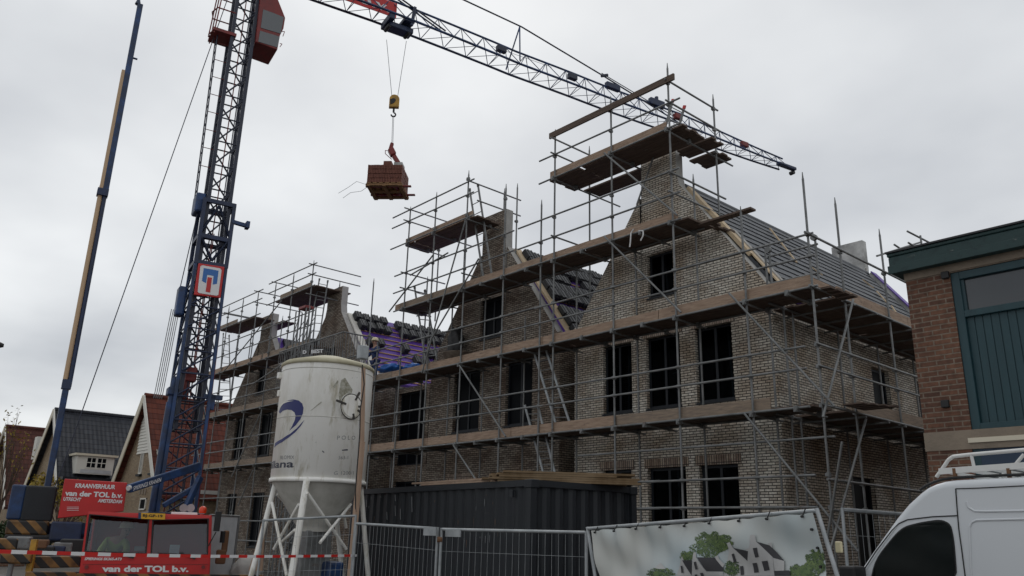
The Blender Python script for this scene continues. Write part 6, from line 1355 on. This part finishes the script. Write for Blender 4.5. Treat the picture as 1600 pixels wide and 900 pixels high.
while zz < P4.z-.9:
    kR = (P4.z-3.6)/3.8; kL = (P4.z-3.9)/3.2; xr = min(x1b, P4.x+(P4.z-.3-zz-.16)/kR); xl_ = max(x0b-.2, P4.x-(P4.z-.3-zz-.16)/kL)
    if xr > xl_: mb.prism([(xl_, P4.y-.02, zz), (xl_, P4.y-.07, zz+.01), (xl_, P4.y-.03, zz+.17), (xl_, P4.y-.02, zz+.17)], (xr-xl_, 0, 0))
    zz += .17
mb.build('gable_boarding', M['housewhite'], t4)
hwin(t4, f4, 216, 226, 704, 741, 1, 2); hwin(t4, f4, 235, 247, 702, 739, 1, 2); hwin(t4, f4, 217, 229, 778, 797, 1, 1, False)
mb = MB(); 
for k in range(3): p = f4(219+4*k, 768, .02); mb.box(p-V(.1, .02, .14), p+V(.1, .02, .14))
mb.build('relief_blocks', M['band'], t4)
P3 = onT(95, 641, 57); t3, f3 = old_house('house with anthracite tiled roof and white dormer between the two red roofed houses', P3, 4.4, 4.2, 3.4, 3.3, P3.y+5.2, M['blacktile'], M['tanbrick'])
# dormer facing the side street (+X side of the roof)
kR = (P3.z-3.3)/4.2
dp0 = onPl(120, 708, (P3.x, P3.y, P3.z), (kR, 0, 1)); dX = onPl(122, 735, (P3.x, P3.y, P3.z), (kR, 0, 1)).x+.6
da, db = onX(122, 711, dX), onX(175, 743, dX); mb = MB(); mb.box((dX-2.2, da.y, db.z), (dX-.0, db.y, da.z)); dm = mb.build('dormer', M['housewhite'], t3)
ya1, yb1 = onX(134, 720, dX+.01).y, onX(168, 720, dX+.01).y; z1_, z0_ = onX(150, 714, dX).z, onX(150, 733, dX).z
mb = MB(); mb.box((dX-.02, ya1, z0_), (dX+.03, yb1, z1_)); w3 = mb.build('window', M['housewhite'], dm)
mid_ = (ya1+yb1)/2
for (a, b_) in ((ya1+.08, mid_-.06), (mid_+.06, yb1-.08)):
    mb = MB(); mb.box((dX+.03, a, z0_+.08), (dX+.045, b_, z1_-.08)); mb.build('pane', M['pane'], w3)
    mb = MB(); mb.box((dX+.045, (a+b_)/2-.02, z0_+.08), (dX+.06, (a+b_)/2+.02, z1_-.08)); mb.box((dX+.045, a, (z0_+z1_)/2-.02), (dX+.058, b_, (z0_+z1_)/2+.02)); mb.build('glazing_bar', M['housewhite'], w3)
mb = MB(); mb.box((dX+.0, ya1-.2, db.z+.05), (dX+.02, yb1+.3, z0_-.05)); mb.build('apron', M['sheet'], dm)
mb = MB(); mb.box((dX-2.3, da.y-.15, da.z), (dX+.15, db.y+.15, da.z+.12)); mb.build('dormer_roof', M['cream'], dm)
mb = MB(); p = onX(148, 752, dX+.5); mb.box((dX-.2, da.y-.8, p.z), (dX+.9, db.y+2.0, p.z+.15)); mb.build('eaves_gutter', M['frame'], t3)
P2 = onT(18, 667, 66); t2, f2 = old_house('red brown roofed house left of the anthracite roofed one, behind the blue ballast', P2, 4, 4.5, 3.4, 3.0, P2.y+7.5, M['browntile'], M['tanbrick'])
c_ = onT(63, 694, 62); mb = MB(); mb.box(c_-V(.35, .3, 1.0), c_+V(.35, .3, .45)); mb.build('chimney', M['housewhite'], t2)
P1 = onT(-12, 680, 76); old_house('far red roofed house at the left picture edge, mostly cut off', P1, 4, 4.5, 3.2, 3.0, P1.y+9, M['browntile'], M['tanbrick'])
# low annex with tiled roof right of the mast
q0_ = onT(305, 768, 46); q1_ = onT(350, 774, 47.5); t = thing('garage', 'low tiled roof garage with white gutter between crane mast and scaffold', 'garage', V(q0_.x, q0_.y, 0)); X = q0_.x
ya_, yb_ = onX(280, 770, X).y, onX(365, 772, X).y
mb = MB(); mb.box((X-4, ya_, 0), (X-.3, yb_, q0_.z-.1)); mb.build('wall', M['tanbrick'], t); mb = MB(); mb.prism([(X+.1, ya_, q0_.z+.05), (X-2.4, ya_, q0_.z+1.9), (X-4.5, ya_, q0_.z+.05)], (0, yb_-ya_, 0)); mb.build('roof', M['browntile'], t)
mb = MB(); mb.box((X+.1, ya_, q0_.z-.25), (X+.22, yb_, q0_.z+.08)); mb.build('gutter_board', M['white'], t)

# ---------------------------------------------------------------- vegetation
def leaves(mb, c, r_, n_, s_, flat=1.0):
    for _ in range(n_):
        v = Vector((random.gauss(0, 1), random.gauss(0, 1), random.gauss(0, 1))).normalized()*(random.random()**.4); p = Vector(c)+Vector((v.x*r_[0], v.y*r_[1], v.z*r_[2]))
        a = Vector((random.gauss(0, 1), random.gauss(0, 1), random.gauss(0, 1))).normalized(); b_ = a.orthogonal().normalized(); k = s_*random.uniform(.6, 1.3); mb.face([p-a*k, p+b_*k*.5, p+a*k, p-b_*k*.5])
def tree(label, base, h, crown, nleaf, leafm, s_=.1, name='tree', bare=False, cat='tree'):
    t = thing(name, label, cat, base); b = Vector(base); mb = MB(); mb.tube(b, b+V(.05, 0, h*.45), .09 if h > 3 else .05, 8, .06 if h > 3 else .03); tips = []
    for k in range(9):
        a_ = k*2.4; st0 = b+V(.03, 0, h*(.3+.05*k % .2)); e = b+V(math.cos(a_)*crown[0]*.7, math.sin(a_)*crown[1]*.7, h*(.6+.35*random.random())); mb.tube(st0, e, .035, 6, .012); tips.append(e)
        for q in range(5):
            e2_ = e+V(random.uniform(-.7, .7)*crown[0]*.6, random.uniform(-.7, .7)*crown[1]*.6, random.uniform(0, .3)*h); mb.tube(st0.lerp(e, .3+.14*q), e2_, .014, 5, .005); tips.append(e2_)
    mb.build('trunk', M['bark'], t); mb = MB()
    for p in tips: leaves(mb, p, (crown[0]*.3, crown[1]*.3, crown[2]*.25), max(3, nleaf//len(tips)), s_)
    mb.build('crown', leafm, t)
c = onT(105, 760, 40); tree('yellow autumn shrub behind the red advertising board', V(c.x, c.y, 0), c.z-.1, (1.1, 1.1, .9), 1800, M['yleaf'], .07)
c = onT(6, 760, 45); tree('nearly bare tree at the left edge in front of the far houses', V(c.x, c.y, 0), 5.6, (.8, .8, 2.0), 200, M['yleaf'], .07)
c = onT(6, 808, 42); mb = MB(); leaves(mb, V(c.x, c.y, .9), (1.2, 2.4, .9), 5000, .09); tag(mb.build('hedge', M['gleaf'], org=V(c.x, c.y, 0)), 'dark green clipped hedge at the left edge below the bare tree', 'hedge')
c = onT(8, 832, 40); tag_ = MB(); tag_.box(V(c.x, c.y, 0)-V(.1, .9, 0), V(c.x, c.y, 0)+V(.1, .9, .75)); tag(tag_.build('low_garden_wall', M['redbrick'], org=V(c.x, c.y, 0)), 'low brick garden wall by the hedge at the left edge', 'wall')

# ---------------------------------------------------------------- street lamp whose head enters at the left
lp_ = onT(6, 540, 9.0); ln = thing('street_lamp', 'dark street lamp head reaching in at the left picture edge', 'street lamp', V(lp_.x-.2, lp_.y-1.3, 0))
ddir = (lp_-onT(-60, 542, 9.0)); ddir.z = 0; ddir.normalize()
mb = MB()
for k in range(10):
    f0, f1 = k/10, (k+1)/10; r0 = .085*math.sin(math.pi*(f0*.75+.02))**.6; r1 = .085*math.sin(math.pi*(f1*.75+.02))**.6
    mb.tube(lp_-ddir*(.62*f0), lp_-ddir*(.62*f1)+V(0, 0, .0), r0, 14, r1, caps=False)
mb.build('lamp_head', M['black'], ln)
e = lp_-ddir*.6; pb = e-ddir*.9; mb = MB(); mb.tube(e, pb, .03, 10); mb.tube(pb, V(pb.x, pb.y, 0), .06, 12, .09); mb.build('pole', M['steel'], ln)

# ---------------------------------------------------------------- things on the scaffold decks
zd = D2+.09
wk = onY(586, 560, 16.1); W = dict(STAND); person('roofer in blue jacket and pale hard hat on the deck right of the silo', {k: Vector(v) for k, v in W.items()}, V(wk.x, 16.1, zd), M['jacketblue'], M['jacketblue'], hat=M['helmet'])
def deckpt(px, py, y=16.1): p = onY(px, py, y); return V(p.x, y, zd)
def lump(name, label, cat, p, sx, sy, sz, m_, seed, amp=.2):
    bm = bmesh.new(); bmesh.ops.create_icosphere(bm, subdivisions=3, radius=1)
    for v in bm.verts:
        r_ = 1+amp*math.sin(v.co.x*6+seed)*math.cos(v.co.z*7+v.co.y*5+seed)+amp*.5*math.sin(v.co.y*13+seed); v.co = Vector((v.co.x*sx*r_, v.co.y*sy*r_, max(v.co.z, -.75)*sz*r_))
    bm.verts.index_update(); mb = MB(); mn = min(v.co.z for v in bm.verts); mb.grid([v.co+p-V(0, 0, mn) for v in bm.verts], [tuple(v.index for v in f.verts) for f in bm.faces], 0, True); bm.free()
    return tag(mb.build(name, m_, org=p), label, cat)
p = deckpt(718, 548); t = thing('mortar_tub', 'round grey brown mortar tub on the second deck under the brown gable', 'tub', p)
mb = MB(); mb.lathe(p, [(.001, .01), (.38, .01), (.56, .42), (.60, .44), (.54, .40), (.36, .05), (.001, .05)], 28); mb.build('tub', M['tubm'], t)
lump('rubbish_bag', 'black rubbish bag hanging behind the mortar tub at the gable edge', 'bag', deckpt(712, 530, 16.45)+V(0, 0, .3), .34, .2, .62, M['black'], 2.0)
lump('tarpaulin', 'crumpled bright blue tarpaulin on the deck just right of the roofer', 'tarpaulin', deckpt(612, 560)+V(0, 0, .32), .62, .28, .16, M['tarpblue'], 1.0, .3)
lump('tarpaulin', 'smaller blue tarpaulin heap farther right on the same deck', 'tarpaulin', deckpt(646, 562)+V(0, 0, .22), .45, .25, .12, M['tarpblue'], 4.0, .3)
for (x, lab) in ((618, 'low timber trestle with board under the blue tarpaulin'), (644, 'second low timber trestle on the deck right of the first')):
    p = deckpt(x, 568); t = thing('trestle', lab, 'trestle', p)
    mb = MB(); mb.box(p+V(-.55, -.2, .17), p+V(.5, .2, .21)); mb.build('board', M['toe'], t)
    for k in (-.45, .35): mb = MB(); mb.box(p+V(k, -.15, 0), p+V(k+.08, .15, .17)); mb.build('leg', M['toe'], t)
p = deckpt(603, 560, 16.3)+V(0, 0, .25); mb = MB(); mb.prism([p+V(-.7, 0, .1), p+V(.45, .02, 0), p+V(.4, .3, .42), p+V(-.6, .3, .5)], (0, .02, .02)); tag(mb.build('roof_window', M['plaster'], org=p), 'pale grey framed sheet leaning behind the blue tarpaulin', 'sheet')
# builders' hoist between the two left gables
hpnt = onY(492, 560, 15.0); t = thing('hoist', 'grey twin mast material hoist with red cap standing behind the silo top', 'hoist', V(hpnt.x, 14.9, 0))
za_, zb_ = 0, onY(473, 488, 15.0).z
hx = onY(478, 520, 15.0).x
for o_ in (-.45, .45):
    mb = MB()
    for a in (-.14, .14):
        for b_ in (-.14, .14): mb.tube((hx+o_+a, 14.9+b_, 0), (hx+o_+a, 14.9+b_, zb_), .03, 6)
    k = 0; z = 0
    while z < zb_-.5:
        mb.tube((hx+o_-.14, 14.76, z), (hx+o_+.14, 14.76, z+.5), .018, 5); mb.tube((hx+o_-.14, 14.76, z+.5), (hx+o_+.14, 14.76, z+.5), .018, 5); mb.tube((hx+o_+.14, 14.76, z), (hx+o_+.14, 15.04, z+.5), .018, 5); z += .5
    mb.build('mast', M['steel'], t)
mb = MB(); mb.box((hx-.3, 14.7, zb_), (hx+.3, 15.1, zb_+.12)); mb.build('red_cap', M['darkred'], t, bevel=.02)
cx0, cx1 = onY(436, 560, 14.6).x, onY(560, 560, 14.6).x; zc0 = onY(470, 575, 14.6).z; zc1 = onY(463, 533, 14.6).z
for (xa__, xb__, y_) in ((cx0, cx1-1.2, 14.6),):
    mb = MB(); n_ = int((xb__-xa__)/.16)
    for k in range(n_+1): x = xa__+(xb__-xa__)*k/n_; mb.tube((x, y_, zc0-.6), (x, y_, zc1-.25), .013, 5)
    for z in (zc0-.6, zc1-.25): mb.tube((xa__, y_, z), (xb__, y_, z), .03, 6)
    for k in range(9): mb.tube((xb__, y_+k*.12, zc0-.6), (xb__, y_+k*.12, zc1-.25), .013, 5)
    mb.tube((xb__, y_, zc1-.25), (xb__, y_+1, zc1-.25), .03, 6); mb.tube((xb__, y_, zc0-.6), (xb__, y_+1, zc0-.6), .03, 6); mb.build('platform_cage', M['steel'], t)
p = onY(512, 551, 14.5); mb = MB(); text_quad(mb, 'D   BEST', onY(473, 553, 14.5), onY(505, 551, 14.5), onY(473, 547.5, 14.5), bold=.03); mb.build('lettering', M['signwhite'], t)
# pallets of dark tiles and pale board on the third and second decks by the left gables
mb = MB(); p = onY(450, 520, 16.0)
for k in range(7): mb.box((p.x+k*.34, 16.1, D3-.15), (p.x+k*.34+.28, 16.4, D3+.22+.04*(k % 3)))
tag(mb.build('tile_row', M['bundle'], org=V(p.x, 16.2, D3-.15)), 'row of black roof tiles standing on the third deck left of the hoist', 'tiles')
